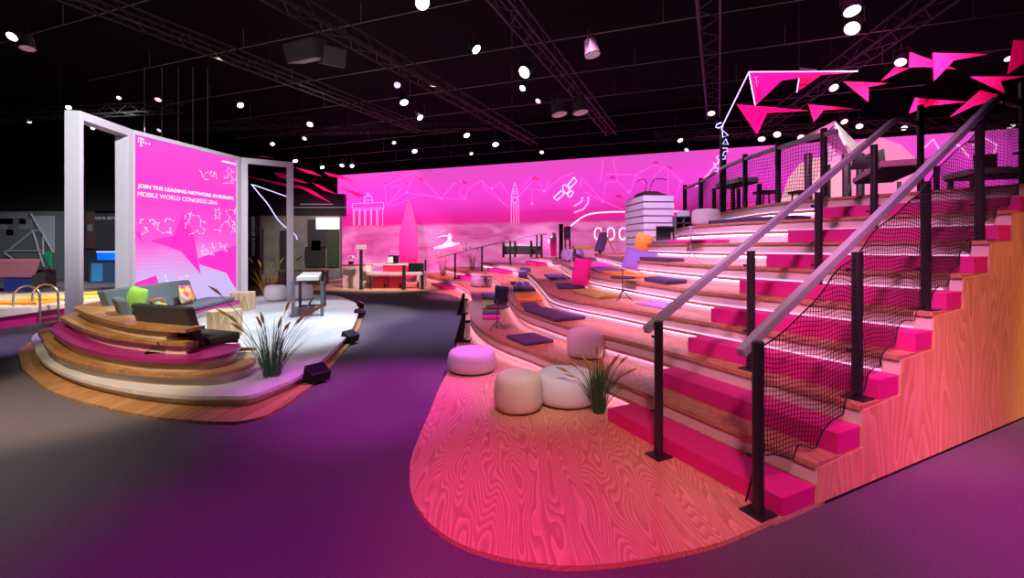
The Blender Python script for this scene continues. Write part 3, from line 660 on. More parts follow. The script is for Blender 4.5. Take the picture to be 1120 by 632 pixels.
M_sp = mat('screen_magenta', (.02, 0, .01), .5, emit=1.0, ecol=(1, .03, .60)); M_sw = mat('screen_white', (.1, .1, .1), .5, emit=1.0, ecol=(1, .93, 1)); M_sl = mat('screen_pale', (.1, .1, .1), .5, emit=1.0, ecol=(1, .35, .88))
def spx(px, py):
    m = (px - CX) / F; s = (m * SO.y - SO.x) / (sd.x - m * sd.y); p = SO + sd * s; return s, EYE + (HZ - py) * p.y / F
def sdecal(pts, m, name, o=-.045, conv=lambda x, y: (145 + x / 7.024, 225 + y / 7.024)):
    poly = [sg(*[max(lo, min(hi, q)) for q, lo, hi in zip(spx(*conv(*p)), (.05, .3), (SL - .14, FH - .1))], o) for p in pts]
    return MB().extr(poly, Vector((0, 0, 0)), sn * -.004).build(name, m, pic)
sdecal([(150,268),(330,228),(400,60),(480,215),(535,525),(385,350)], M_sp, 'bird_shape'); sdecal([(515,405),(830,300),(830,640),(730,515),(530,450)], M_sp, 'bird_shape')
sdecal([(0,597),(195,535),(218,615),(120,660),(0,680)], M_sp, 'bird_shape'); sdecal([(5,195),(70,200),(92,290)], M_sp, 'bird_shape')
rnd = random.Random(4)
for (x0, x1, y0, y1, n) in ((20,330,90,230,34), (410,570,50,220,26), (640,815,20,215,44), (515,740,285,390,22), (527,667,-273,-196,18), (702,812,-295,-168,24), (240,440,515,590,8)):
    ps = [(rnd.uniform(x0, x1), rnd.uniform(y0, y1)) for _ in range(n)]; m = MB()
    cv_ = [sg(*spx(145 + x / 7.024, 225 + y / 7.024), -.044) for x, y in ps]; cv_ = [p for p in cv_ if .12 < (p - SO).dot(sd) < SL - .16]
    for i, p in enumerate(cv_):
        m.tube([p - sn * .002, p + sn * .002], .013, 6)
        for q in sorted(cv_, key=lambda q: (q - p).length)[1:3]: m.tube([p, q], .0028, 3, cap=False)
    m.build('network_dots', M_sw, pic)
def text(s, size, m, bold=0, sx=1.0):
    cu = bpy.data.curves.new('t', 'FONT'); cu.body = s; cu.size = size; cu.offset = bold; cu.extrude = .002
    ob = bpy.data.objects.new('t', cu); C.objects.link(ob); bpy.context.view_layer.update()
    me = bpy.data.meshes.new_from_object(ob.evaluated_get(bpy.context.evaluated_depsgraph_get())); bpy.data.objects.remove(ob)
    me.materials.append(m); return me
def put_text(s, o_, ax, up, width, height, m, name, parent, bold=0):
    me = text(s, 1.0, m, bold); xs = [v.co.x for v in me.vertices]; ys = [v.co.y for v in me.vertices]
    kx = width / (max(xs) - min(xs)); ky = height / (max(ys) - min(ys)); x0, y0 = min(xs), min(ys); ax = Vector(ax); up = Vector(up); nn = ax.cross(up); off = wl(parent)
    for v in me.vertices: v.co = Vector(o_) + ax * (v.co.x - x0) * kx + up * (v.co.y - y0) * ky + nn * v.co.z - off
    ob = bpy.data.objects.new(name, me); C.objects.link(ob); ob.parent = parent; return ob
s0, z0_ = spx(152.3, 206.3); s1, _ = spx(257.5, 218); _, zt = spx(151.5, 199.5)
put_text('JOIN THE LEADING NETWORK IN EUROPE.', sg(s0, z0_, -.042), sd, Vector((0, 0, 1)), s1 - s0, zt - z0_ - .02, M_sw, 'headline', pic, bold=.03)
s0, z0_ = spx(152.3, 214.2); s1, _ = spx(239, 221.5); _, zt = spx(151.5, 207.6)
put_text('MOBILE WORLD CONGRESS 2016', sg(s0, z0_, -.042), sd, Vector((0, 0, 1)), s1 - s0, zt - z0_ - .03, M_sw, 'second_line', pic)
lg = MB(); s0, z0_ = spx(153, 159.2); s1, zt = spx(159, 151.5); W_ = s1 - s0; Hh = zt - z0_
def lbox(x0, x1, y0, y1): lg.hexa([sg(s0 + W_*x0, z0_ + Hh*y0, -.046), sg(s0 + W_*x1, z0_ + Hh*y0, -.046), sg(s0 + W_*x1, z0_ + Hh*y0, -.04), sg(s0 + W_*x0, z0_ + Hh*y0, -.04)], [sg(s0 + W_*x0, z0_ + Hh*y1, -.046), sg(s0 + W_*x1, z0_ + Hh*y1, -.046), sg(s0 + W_*x1, z0_ + Hh*y1, -.04), sg(s0 + W_*x0, z0_ + Hh*y1, -.04)])
for r_ in ((0, 1, .88, 1), (.40, .60, .1, .88), (.22, .78, 0, .1), (0, .07, .62, .88), (.93, 1, .62, .88), (0, .16, .42, .60), (.84, 1, .42, .60), (1.3, 1.55, .40, .62), (1.95, 2.2, .40, .62)): lbox(*r_)
lg.build('letter_mark', M_sw, pic)
lg = MB(); sA, zA = spx(244.3, 177); sB, zB = spx(259.5, 180)
for i in range(13):
    q = sA + (sB - sA) * i / 13; lg.hexa([sg(q, zA - .0, -.046), sg(q + (sB - sA) / 15, zA, -.046), sg(q + (sB - sA) / 15, zA, -.04), sg(q, zA, -.04)], [sg(q, zA + .05, -.046), sg(q + (sB - sA) / 15, zA + .05, -.046), sg(q + (sB - sA) / 15, zA + .05, -.04), sg(q, zA + .05, -.04)])
lg.build('small_caption', M_sw, pic)
# floor lamps round the stage
def wedge(c, ang, s, label):
    t = thing('floor_uplight', label, 'lamp', c, 'black uplights round the stage'); c = Vector(c); Rm = Matrix.Rotation(ang, 3, 'Z')
    q = lambda x, y, z: c + Rm @ Vector((x, y, z)) * s
    MB().hexa([q(-.5, -.42, 0), q(.5, -.42, 0), q(.5, .30, 0), q(-.5, .30, 0)], [q(-.5, -.55, .45), q(.5, -.55, .45), q(.5, .12, .80), q(-.5, .12, .80)]).build('housing', M_blackm, t, bevel=.01)
    MB().hexa([q(-.44, -.50, .47), q(.44, -.50, .47), q(.44, .08, .775), q(-.44, .08, .775)], [q(-.44, -.50, .485), q(.44, -.50, .485), q(.44, .08, .79), q(-.44, .08, .79)]).build('glass', M_screen, t)
    return t
for (x, y, s, an, lb) in ((345, 416, .27, .95, 'largest black uplight, beside the front right curve of the white deck'), (381, 374, .27, 1.25, 'second black uplight along the right edge of the white deck'), (391.5, 347, .27, 1.5, 'third black uplight, near the far right corner of the deck'), (392.5, 337, .27, 1.9, 'smallest black uplight, behind the far right corner of the deck')):
    wedge(P(x, y, .03), an, s, lb)
for (x, y, lb) in ((506, 372.5, 'black spotlight on a stand with white tube, nearer of two at the apron edge'), (506, 342.5, 'black spotlight on a stand with white tube, farther of two at the apron edge')):
    c = P(x, y, .03); t = thing('floor_spotlight', lb, 'lamp', c)
    box(c + Vector((0, 0, .012)), (.3, .3, .022)).build('base_plate', M_blackm, t)
    MB().hexa([c + Vector(v) for v in ((-.13, -.1, .02), (.02, -.1, .02), (.02, .1, .02), (-.13, .1, .02))], [c + Vector(v) for v in ((.0, -.06, .52), (.06, -.06, .52), (.06, .06, .52), (.0, .06, .52))]).build('back_bracket', M_blackm, t, bevel=.01)
    tube([c + Vector((.10, -.05, .03)), c + Vector((.10, -.05, .34))], .045, 14).build('tube_body', M_white, t, smooth=True)
    tube([c + Vector((.10, -.05, .34)), c + Vector((.10, -.05, .38))], .048, 14).build('tube_cap', M_blackm, t, smooth=True)
# ------------------------------------------------------------------ printed back wall
WO = Vector((-11.5, 29.4, 0)); WD = Vector((.9376, -.3478, 0)); WN = Vector((-.3478, -.9376, 0)); WH = 6.45; WLn = 34
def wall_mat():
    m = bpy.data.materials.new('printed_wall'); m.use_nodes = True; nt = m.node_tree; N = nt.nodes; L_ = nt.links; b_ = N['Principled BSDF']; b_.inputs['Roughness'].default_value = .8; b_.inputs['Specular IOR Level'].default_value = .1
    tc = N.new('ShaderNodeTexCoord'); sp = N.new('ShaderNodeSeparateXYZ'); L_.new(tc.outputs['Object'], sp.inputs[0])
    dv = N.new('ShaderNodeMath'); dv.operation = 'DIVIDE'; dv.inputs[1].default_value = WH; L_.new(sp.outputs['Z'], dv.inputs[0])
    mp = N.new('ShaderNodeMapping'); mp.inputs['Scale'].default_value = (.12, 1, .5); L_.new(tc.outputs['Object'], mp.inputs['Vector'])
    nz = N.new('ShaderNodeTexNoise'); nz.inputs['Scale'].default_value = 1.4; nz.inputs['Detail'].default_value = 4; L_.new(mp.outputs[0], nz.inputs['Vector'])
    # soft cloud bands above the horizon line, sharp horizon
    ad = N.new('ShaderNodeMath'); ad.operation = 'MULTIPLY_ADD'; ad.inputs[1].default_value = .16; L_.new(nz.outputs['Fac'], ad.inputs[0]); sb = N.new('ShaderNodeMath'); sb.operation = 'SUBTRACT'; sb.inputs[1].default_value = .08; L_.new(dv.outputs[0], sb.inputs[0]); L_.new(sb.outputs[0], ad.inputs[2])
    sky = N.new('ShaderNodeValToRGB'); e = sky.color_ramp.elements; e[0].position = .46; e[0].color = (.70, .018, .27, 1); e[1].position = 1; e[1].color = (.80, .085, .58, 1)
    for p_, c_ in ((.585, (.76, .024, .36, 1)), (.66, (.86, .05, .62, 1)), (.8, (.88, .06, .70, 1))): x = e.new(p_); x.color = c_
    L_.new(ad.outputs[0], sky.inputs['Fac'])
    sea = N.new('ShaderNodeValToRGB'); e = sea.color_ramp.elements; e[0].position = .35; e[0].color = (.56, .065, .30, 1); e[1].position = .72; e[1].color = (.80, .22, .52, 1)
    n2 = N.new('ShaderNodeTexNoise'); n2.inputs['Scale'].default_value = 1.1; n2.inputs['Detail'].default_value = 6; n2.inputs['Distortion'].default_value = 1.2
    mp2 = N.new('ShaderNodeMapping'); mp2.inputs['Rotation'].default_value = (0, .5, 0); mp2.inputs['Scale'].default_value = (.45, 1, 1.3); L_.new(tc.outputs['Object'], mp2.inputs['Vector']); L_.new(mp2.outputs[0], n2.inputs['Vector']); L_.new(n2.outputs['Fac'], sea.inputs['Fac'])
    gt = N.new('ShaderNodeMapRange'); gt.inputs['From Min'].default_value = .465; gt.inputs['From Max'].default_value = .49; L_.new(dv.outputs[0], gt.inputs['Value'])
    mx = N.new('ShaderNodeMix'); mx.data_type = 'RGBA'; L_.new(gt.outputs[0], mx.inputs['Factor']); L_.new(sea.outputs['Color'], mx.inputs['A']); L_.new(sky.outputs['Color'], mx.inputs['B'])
    L_.new(mx.outputs['Result'], b_.inputs['Base Color']); L_.new(mx.outputs['Result'], b_.inputs['Emission Color']); b_.inputs['Emission Strength'].default_value = .92  # emission put into the print stands in for even light on it
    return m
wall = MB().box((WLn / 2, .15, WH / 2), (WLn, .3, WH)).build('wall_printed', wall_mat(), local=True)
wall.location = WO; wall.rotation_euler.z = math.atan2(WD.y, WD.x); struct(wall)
def wpx(px, py):
    m = (px - CX) / F; a_ = (m * WO.y - WO.x) / (WD.x - m * WD.y); p = WO + WD * a_; return Vector((a_, -.02, EYE + (HZ - py) * p.y / F))
def wlines(paths, r, m, name, dots=(), dr=.065):
    mb = MB()
    for p in paths: mb.tube([wpx(*q) for q in p], r, 4, cap=False)
    for q in dots:
        c = wpx(*q); mb.tube([c - Vector((0, .015, 0)), c + Vector((0, .015, 0))], dr, 12)
    o = mb.build(name, m, wall, local=True); return o
M_line = mat('print_line', (.9, .5, .8), .6, emit=.85, ecol=(.93, .19, .74)); M_line2 = mat('print_line_pale', (.95, .7, .8), .6, emit=1, ecol=(1, .62, .85))  # prints on the wall emit like the wall itself
z4 = lambda x, y: (360 + x / 4.513, 170 + y / 4.513)
z5 = lambda x, y: (560 + x / 4.86, 160 + y / 4.86)
g4 = lambda L_: [[z4(*p) for p in q] for q in L_]; g5 = lambda L_: [[z5(*p) for p in q] for q in L_]
wlines(g4([[(278,150),(425,80),(555,213)], [(280,250),(382,183),(425,80)], [(285,250),(275,140)], [(290,255),(470,190),(555,213),(625,130),(680,125),(640,185),(670,213)], [(672,213),(690,160),(755,122),(870,245)], [(755,122),(765,155),(805,163),(845,130),(885,190)], [(765,165),(885,250)], [(382,183),(555,213)], [(300,165),(380,135),(290,245)], [(560,213),(672,213)], [(1002,235),(1002,170)], [(925,215),(1020,110),(1060,175),(1083,130)]]), .010, M_line, 'network_lines', [z4(*p) for p in ((555,213),(672,213),(805,163),(382,183),(1062,175),(1002,238))])
wlines(g5([[(172,238),(50,220),(120,150)], [(172,238),(262,165),(330,140)], [(365,165),(485,293),(500,190),(565,190),(620,240)], [(380,240),(485,293),(590,335)], [(500,150),(660,150),(750,100),(830,120),(900,185),(870,270)], [(660,150),(630,245)], [(750,165),(810,110)], [(660,150),(760,250)], [(830,130),(830,250)], [(365,165),(365,220)], [(485,70),(470,190)], [(560,190),(540,70)]]), .010, M_line, 'network_lines', [z5(*p) for p in ((172,238),(108,303),(485,293),(620,242),(900,185))])
wlines([[(1003,170),(1020.5,152),(1030,169)], [(1035,154),(1050,160),(1060,172)], [(1063,160),(1075,150),(1090,158),(1085,175)], [(760,205),(775,190),(790,172)]], .03, M_line2, 'network_lines')
for tri in ([(272,132),(294,142),(268,142)], [(372,130),(396,138),(366,142)], [(440,118),(458,104),(474,130),(452,124)], [(606,128),(634,122),(650,135)], [(655,118),(690,135),(665,145)], [(348,262),(360,255),(338,266)], [(1000,110),(1015,100),(1032,118)]):
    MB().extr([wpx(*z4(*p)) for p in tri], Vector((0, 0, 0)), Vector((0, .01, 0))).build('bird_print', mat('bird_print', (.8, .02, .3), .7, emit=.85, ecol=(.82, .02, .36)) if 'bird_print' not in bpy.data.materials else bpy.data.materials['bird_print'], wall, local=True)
for tri in ([(510,178),(535,150),(558,180),(532,172)], [(735,100),(765,78),(790,98),(760,92)], [(540,270),(570,252),(600,280)], [(820,115),(845,105),(855,125)], [(98,180),(128,158),(148,180)]):
    MB().extr([wpx(*z5(*p)) for p in tri], Vector((0, 0, 0)), Vector((0, .01, 0))).build('bird_print', bpy.data.materials['bird_print'], wall, local=True)
# gate drawing, clock tower drawing
gate = [[(115,238),(270,232)], [(115,262),(270,258)], [(118,270),(270,266)], [(115,236),(115,262)], [(270,232),(270,268)], [(172,236),(176,205),(212,202),(216,234)], [(180,205),(192,185),(208,204)], [(176,222),(214,220)], [(192,185),(194,200)]]
for x in (120, 148, 175, 205, 235, 265): gate += [[(x, 270), (x, 345)]]
for x in (126, 154, 181, 211, 241): gate += [[(x, 270), (x, 345)]]
wlines(g4(gate), .011, M_line2, 'gate_drawing')
tw = [[(900,335),(900,205),(906,170),(917,135),(928,168),(934,205),(936,335)], [(900,205),(934,205)], [(900,235),(934,235)], [(906,170),(928,168)], [(912,335),(912,240)], [(924,335),(924,240)], [(903,180),(932,180)], [(902,190),(933,190)]]
tw.append([(917 + 12 * math.cos(a), 220 + 13 * math.sin(a)) for a in [i * .524 for i in range(13)]])
wlines(g4(tw), .011, M_line2, 'tower_drawing')
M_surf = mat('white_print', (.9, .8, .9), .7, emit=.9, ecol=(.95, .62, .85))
for pl, nm_ in (([(515,452),(560,440),(640,430),(650,436),(600,450),(560,458),(516,462)], 'board'), ([(560,440),(585,420),(590,385),(600,383),(607,400),(602,425),(622,432),(600,445),(575,446)], 'rider'), ([(588,402),(560,400),(535,408),(533,404),(562,392),(590,392)], 'arm')):
    MB().extr([wpx(*z4(*p)) for p in pl], Vector((0, 0, 0)), Vector((0, .01, 0))).build('surfer_print', M_surf, wall, local=True)
sat = [[(330,165),(346,185),(310,222),(297,205)], [(270,210),(285,203),(303,222),(305,240),(290,252),(272,235)], [(222,272),(240,287),(278,252),(262,236)], [(295,250),(318,236),(326,246),(312,268),(300,268)]]
wlines([[z5(*p) for p in q + [q[0]]] for q in sat], .026, M_neon, 'satellite_neon')
wlines(g5([[(405,268),(405,300),(380,335),(330,352)], [(375,270),(370,295),(330,318)]]), .04, M_line2, 'signal_arcs')
tr_ = [[(624.4,247),(632,241),(640,235.8),(651,233),(665,232),(684,231.6),(745,231)]]
for cx_ in (654.5, 668, 681.5): tr_.append([(cx_ + 4.1 * math.copysign(abs(math.cos(a)) ** .8, math.cos(a)), 255.6 + 6.3 * math.sin(a)) for a in [i * .3142 for i in range(21)]])
tr_.append([(604,259),(601,262),(600.5,265),(603,268),(604,272),(602,275)])
for p in tr_: 
    mb = MB().tube(spl([wpx(*q) for q in p], 3), .030, 8); mb.build('train_neon', M_neon, wall, local=True, smooth=True)
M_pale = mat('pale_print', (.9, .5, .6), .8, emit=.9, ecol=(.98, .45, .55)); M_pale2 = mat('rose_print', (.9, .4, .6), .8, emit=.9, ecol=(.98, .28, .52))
for pl, mm in (([(852,225),(862,195),(876,178),(890,173),(930,170),(930,225)], M_pale), ([(930,160),(945,152),(962,150),(985,158),(1000,172),(1004,225),(930,225)], M_pale2)):
    MB().extr([wpx(*p) + Vector((0, .005, 0)) for p in pl], Vector((0, 0, 0)), Vector((0, .01, 0))).build('hill_print', mm, wall, local=True)
# ------------------------------------------------------------------ tower, kiosk and furniture on the tiers
tw_ = thing('slatted_tower', 'tall white box tower clad in horizontal slats standing on the tiers', 'tower', Vector((3.2, 10.4, 5*R)))
x0, x1 = Vector((2.95, 10.0, 0)), Vector((3.64, 10.02, 0)); x2 = Vector((2.84, 11.2, 0)); x3 = x1 + (x2 - x0)
zt_, zb_ = 2.93, 5*R + .002; ns = 9; hh = (zt_ - zb_) / ns
ce = (x0 + x1 + x2 + x3) / 4; sc_ = lambda p: ce + (p - ce) * .96
MB().hexa([sc_(p) + Vector((0, 0, zb_)) for p in (x0, x1, x3, x2)], [sc_(p) + Vector((0, 0, zt_ - .02)) for p in (x0, x1, x3, x2)]).build('core', M_gap, tw_)
for i in range(ns):
    MB().hexa([p + Vector((0, 0, zb_ + hh * i)) for p in (x0, x1, x3, x2)], [p + Vector((0, 0, zb_ + hh * (i + .80))) for p in (x0, x1, x3, x2)]).build('slat', M_tower, tw_)
bag = thing('folded_canopy', 'dark folded cloth with thin wire antennas lying on top of the slatted tower', 'cloth', Vector((3.25, 10.5, zt_)))
bz = zb_ + hh * (ns - .16)
MB().hexa([Vector((2.98, 10.1, bz + .002)), Vector((3.6, 10.1, bz + .002)), Vector((3.55, 11, bz + .002)), Vector((2.92, 11, bz + .002))], [Vector((3.05, 10.3, bz + .13)), Vector((3.35, 10.3, bz + .13)), Vector((3.3, 10.8, bz + .12)), Vector((3.0, 10.8, bz + .12))]).build('cloth_fold', M_blackm, bag, bevel=.02)
for pts in ([(3.1, 10.4, bz + .1), (3.14, 10.4, bz + .33), (3.05, 10.4, bz + .42), (2.9, 10.4, bz + .36)], [(3.2, 10.4, bz + .1), (3.28, 10.4, bz + .36), (3.42, 10.4, bz + .43), (3.62, 10.4, bz + .40)]):
    tube(spl([Vector(p) for p in pts], 5), .01, 5).build('wire', M_blackm, bag)
t = thing('flat_monitor', 'black flat monitor standing in front of the slatted tower', 'monitor', B(4.75, 4.02, 6*R))
pm = B(4.80, 4.0, 6*R); pm = Vector((pm.x, pm.y, 6*R))
mc = D(727.5, 251, 9.0); mc.z = 6*R + .19
box(mc, (.36, .04, .33)).build('display_panel', M_screen, t, bevel=.005); box(mc + Vector((0, .03, -.10)), (.08, .03, .178)).build('stand', M_blackm, t); box(mc + Vector((.12, -.03, -.06)), (.03, .02, .2)).build('lit_handle', M_tabl, t)
t = thing('magazine_shelf', 'low dark open shelf beside the pinkish white pouf', 'shelf', Vector((3.75, 9.6, 7*R)))
c = D(746.5, 239, 9.45); c = Vector((c.x, c.y, 7*R))
box(c + Vector((0, .1, .14)), (.34, .02, .28)).build('back_board', M_boothd, t)
for dx in (-.17, 0, .17): box(c + Vector((dx, 0, .14)), (.02, .2, .28)).build('side_board', M_booth, t)
for dz in (.01, .14, .27): box(c + Vector((0, 0, dz)), (.34, .2, .02)).build('shelf_board', M_booth, t)
tag(box(c + Vector((.02, 0, .342)), (.2, .16, .12)).build('white_box', M_tower, origin=c + Vector((0, 0, .28))), 'small pale lilac box on top of the dark open shelf', 'box')
# bag on easel, bench, kiosk, cabinet
pe = B(10.6, 7.0, 5*R)
t = thing('wooden_easel', 'light wooden folding easel chair holding the dark bag on the tier end', 'easel', pe)
for a_, b_ in (((-.28, 0, 0), (.1, 0, .62)), ((.3, 0, 0), (-.06, 0, .62)), ((-.2, .3, 0), (.1, .3, .62)), ((.34, .3, 0), (-.0, .3, .62))): tube([pe + Vector(a_), pe + Vector(b_)], .022, 6).build('leg', M_lightwood, t)
tube([pe + Vector((-.35, 0, .42)), pe + Vector((.35, 0, .42))], .025, 6).build('crossbar', M_lightwood, t); box(pe + Vector((.0, .15, .44)), (.6, .3, .02)).build('seat_board', M_lightwood, t)
bp_ = pe + Vector((-.28, -.16, .08)); t = thing('backpack', 'dark blue backpack hanging from the wooden easel chair', 'bag', bp_)
MB().hexa([bp_ + Vector(v) for v in ((-.22, -.1, .0), (.12, -.1, .0), (.12, .1, .0), (-.22, .1, .0))], [bp_ + Vector(v) for v in ((-.02, -.08, .66), (.24, -.08, .66), (.24, .08, .66), (-.02, .08, .66))]).build('bag_body', M_c_nv, t, bevel=.06, seg=4)
tube(spl([bp_ + Vector(v) for v in ((.06, -.02, .64), (.05, -.02, .74), (.2, -.02, .74), (.2, -.02, .64))], 5), .012, 6).build('strap', M_blackm, t)
pb_ = B(11.0, 7.0, 5*R); 
t = thing('low_bench', 'low olive topped bench left of the dark backpack', 'bench', pb_ + Vector((-.5, .4, 0)))
box(pb_ + Vector((-.45, .1, .22)), (1.0, .45, .12)).build('seat_pad', M_c_ol, t, bevel=.02)
for dx in (-.9, 0): 
    for dy in (-.05, .25): box(pb_ + Vector((dx, dy, .08)), (.05, .05, .16)).build('leg', M_black, t)
pk = D(613.6, 260, 20.0); pk = Vector((pk.x, pk.y, 4*R))
t = thing('info_kiosk', 'dark column kiosk with a framed pale display panel by the pink wall', 'kiosk', pk)
box(pk + Vector((0, 0, .78)), (.17, .2, 1.56)).build('column', M_boothd, t)
box(pk + Vector((.28, .02, 1.15)), (.30, .06, .62)).build('display_frame', M_tabl, t); box(pk + Vector((.28, -.02, 1.2)), (.22, .03, .42)).build('display', M_c_lil, t)
box(pk + Vector((.20, .02, .42)), (.07, .06, .84)).build('support', M_tower, t); box(pk + Vector((.40, .02, .42)), (.07, .06, .84)).build('support', M_boothd, t)
pc = pk + Vector((-.36, 0, 0))
t = thing('rolling_cabinet', 'narrow bright pink cabinet on feet left of the dark kiosk column', 'cabinet', pc)
box(pc + Vector((0, 0, .5)), (.30, .3, .84)).build('body', M_tower, t); box(pc + Vector((0, -.155, .5)), (.24, .012, .76)).build('door', M_pink, t); box(pc + Vector((0, 0, .93)), (.32, .32, .03)).build('cabinet_top', M_boothd, t)
for dx in (-.12, .12): box(pc + Vector((dx, -.1, .04)), (.05, .05, .078)).build('foot', M_blackm, t)
tag(box(pc + Vector((.06, 0, 1.06)), (.16, .16, .22)).build('white_box', M_tower, origin=pc + Vector((0, 0, .95))), 'small lilac white box on top of the pink cabinet', 'box')
# dark bar behind the far stair
pbx = D(571, 270, 23.2); zb = 4*R
t = thing('bar_counter', 'dark bar counter with pale top on black posts above the far stair', 'counter', Vector((pbx.x, 23.2, zb)))
box(Vector((pbx.x, 23.2, zb + .36)), (1.93, .5, .42)).build('counter_body', M_boothd, t); box(Vector((pbx.x, 23.2, zb + .64)), (2.03, .6, .13)).build('counter_top', M_tower, t)
for px, yt in ((550.5, 263), (563.3, 263.5), (581, 263), (592.3, 256)):
    q = D(px, 270, 22.8); tube([Vector((q.x, 22.8, zb)), Vector((q.x, 22.8, EYE + (HZ - yt) * 22.8 / F))], .06, 10).build('post', M_black, t)
# deck furniture
M_tt = mat('pale_table_top', (.62, .62, .58), .5)
bar_table((4.98 + .0, 9.8), (-.04, 1, 0), 1.05, -.46, 3.28, 8*R, M_tt, M_black, 'pale topped high table on the deck behind the netting, left of the white pavilion', th=.10)
bt = bar_table((6.57, 7.96), (.46, .88, 0), 2.3, -.72, 3.28, 8*R, M_tt, M_black, 'long pale topped table on the deck between the two handrails', th=.11)
bar_table((8.3 * .98, 8.1 * .98), (.9, -.3, 0), 1.6, .8, 3.14, 8*R, M_tt, M_black, 'pale topped table on the deck at the right edge behind the netting', th=.1)
lp = Vector((8.62, 7.97, 3.142)); t = thing('laptop', 'dark open laptop on the deck table at the right edge', 'laptop', lp)
box(lp + Vector((0, 0, .01)), (.34, .24, .018), -.3).build('keyboard_base', M_screen, t); box(lp + Vector((-.02, .13, .15)), (.34, .015, .28), -.3).build('lid', M_screen, t)
lp = Vector((7.05, 8.85, 3.282)); t = thing('flat_display', 'dark tilted display panel on the long deck table', 'monitor', lp)
MB().hexa([lp + Vector(v) for v in ((-.30, 0, .0), (.30, -.1, .0), (.30, -.06, .0), (-.30, .04, .0))], [lp + Vector(v) for v in ((-.18, .1, .24), (.34, .0, .42), (.34, .04, .42), (-.18, .14, .24))]).build('panel', M_boothd, t)
# faceted white pavilion
ph = 12.0; t = thing('pitched_pavilion', 'white faceted pitched canopy on the deck behind the fence', 'canopy', Vector((8.4, 12.4, 8*R)))
def roof(pts, m): 
    w = [D(x, y, Y) for x, y, Y in pts]; n = (w[1] - w[0]).cross(w[2] - w[0]).normalized(); 
    if n.y < 0: n = -n
    MB().extr(w, Vector((0, 0, 0)), n * .06).build('roof_panel', m, t)
M_pav = mat('pavilion_white', (.72, .70, .70), .6, noise=0); 
roof([(915,134,11.6),(876,153,13.6),(850,168,14.6),(902,146,12.2)], M_pav)
roof([(915,134,11.6),(943,162,12.4),(936,171,11.9),(926,158,11.6)], M_pav)
roof([(914,137,11.65),(928,160,11.7),(932,170,11.8),(905,180,12.4),(901,150,12.4)], mat('pavilion_shaded', (.36, .30, .42), .6))  # front facet of the white canopy, its shade put into a darker colour
for x, Y in ((884, 13.2), (904, 12.5), (926, 11.9), (941, 12.3)):
    q = D(x, 200, Y); tube([Vector((q.x, q.y, 8*R)), Vector((q.x, q.y, EYE + (HZ - 168) * Y / F))], .1, 8).build('post', M_black, t)
q = D(919, 214, 11.4); box(Vector((q.x, q.y, 8*R + .16)), (.9, .3, .32)).build('plinth', M_oak, t)
for x, y0, y1 in ((838, 200, 226), (877, 205, 222)):
    q = D(x, 210, 10.5); t = thing('bar_stool', 'dark low bar stool on the deck behind the netting, %s' % ('beside the pale table' if x == 838 else 'under the white canopy'), 'stool', Vector((q.x, q.y, 8*R)))
    box(Vector((q.x, q.y, 8*R + .62)), (.42, .4, .06)).build('seat', M_boothd, t)
    for dx in (-.17, .17):
        for dy in (-.16, .16): tube([Vector((q.x + dx, q.y + dy, 8*R)), Vector((q.x + dx * .8, q.y + dy * .8, 8*R + .6))], .02, 6).build('leg', M_black, t)
# ------------------------------------------------------------------ surfboard, desks at the far left of the stand
YS = 21.6
sb_ = [(447.5,216),(441,236),(437,256),(436,272),(437,288),(440,302),(453,302),(456,288),(457,272),(455.5,250),(452,232)]
sbp = spl([D(x, y, YS) for x, y in sb_], 4, True); t = thing('surfboard', 'tall bright magenta surfboard standing upright against the printed wall', 'surfboard', D(446, 302, YS))
MB().extr(sbp, Vector((0, 0, 0)), Vector((0, .12, 0))).build('board', mat('surf_magenta', (.95, .015, .34), .4), t, bevel=.03, seg=3)
cL = D(446, 216, YS); tube([D(447.3, 221, YS) - Vector((0, .004, 0)), D(446.8, 300, YS) - Vector((0, .004, 0))], .006, 4).build('stringer', M_c_pk, t)
YD = 18.6
p1 = P(372, 315.5, .03); 
t = thing('reception_counter', 'pale pink boxy counter at the left end of the printed wall', 'counter', Vector((p1.x + .6, YD, .03)))
box(Vector((p1.x + .56, YD + .2, .50)), (1.12, .4, .94)).build('body', M_desk, t, bevel=.01); box(Vector((p1.x + .56, YD + .2, .985)), (1.16, .44, .03)).build('counter_top', M_red, t); box(Vector((p1.x + 1.04, YD - .006, .16)), (.06, .01, .1)).build('socket', M_blackm, t)
tag(box(Vector((p1.x + .62, YD - .008, .80)), (.04, .01, .02)).build('lock_plate', M_blackm, t)); 
dk_ = D(430, 300, YD - .6)
t = thing('demo_desk', 'long pale desk top with rear shelf in front of the magenta surfboard', 'desk', Vector((dk_.x, YD, .03)))
box(Vector((dk_.x + .05, YD - .2, .66)), (2.25, .8, .12)).build('desk_top', M_desk, t, bevel=.01); box(Vector((dk_.x - .35, YD + .75, .98)), (2.4, .4, .10)).build('shelf', M_desk, t)
for dx in (-1.02, 1.12): box(Vector((dk_.x + dx, YD + .2, .33)), (.08, .5, .60)).build('end_panel', M_desk, t)
for dx in (-1.4, .75): box(Vector((dk_.x + dx, YD + .75, .48)), (.08, .3, .9)).build('shelf_support', M_desk, t)
for (px, yt, sign) in ((395, 273, True), (442, 290, False), (462, 288, False)):
    q = P(px, 316.5 if px < 450 else 316, .03); pt_ = thing('barrier_post', {395: 'dark slim post carrying a small white sign in front of the counter', 442: 'dark slim post in front of the red boxes', 462: 'dark slim post at the right end of the demo desk'}[px], 'post', q)
    tp = EYE + (HZ - yt) * q.y / F; tube([q, Vector((q.x, q.y, tp))], .065, 12).build('pole', M_black, pt_, smooth=True)
    tube([q, q + Vector((0, 0, .012))], .11, 16).build('foot_plate', M_black, pt_)
    if sign: box(Vector((q.x, q.y - .03, tp + .10)), (.42, .04, .19)).build('sign_board', M_desk, pt_)
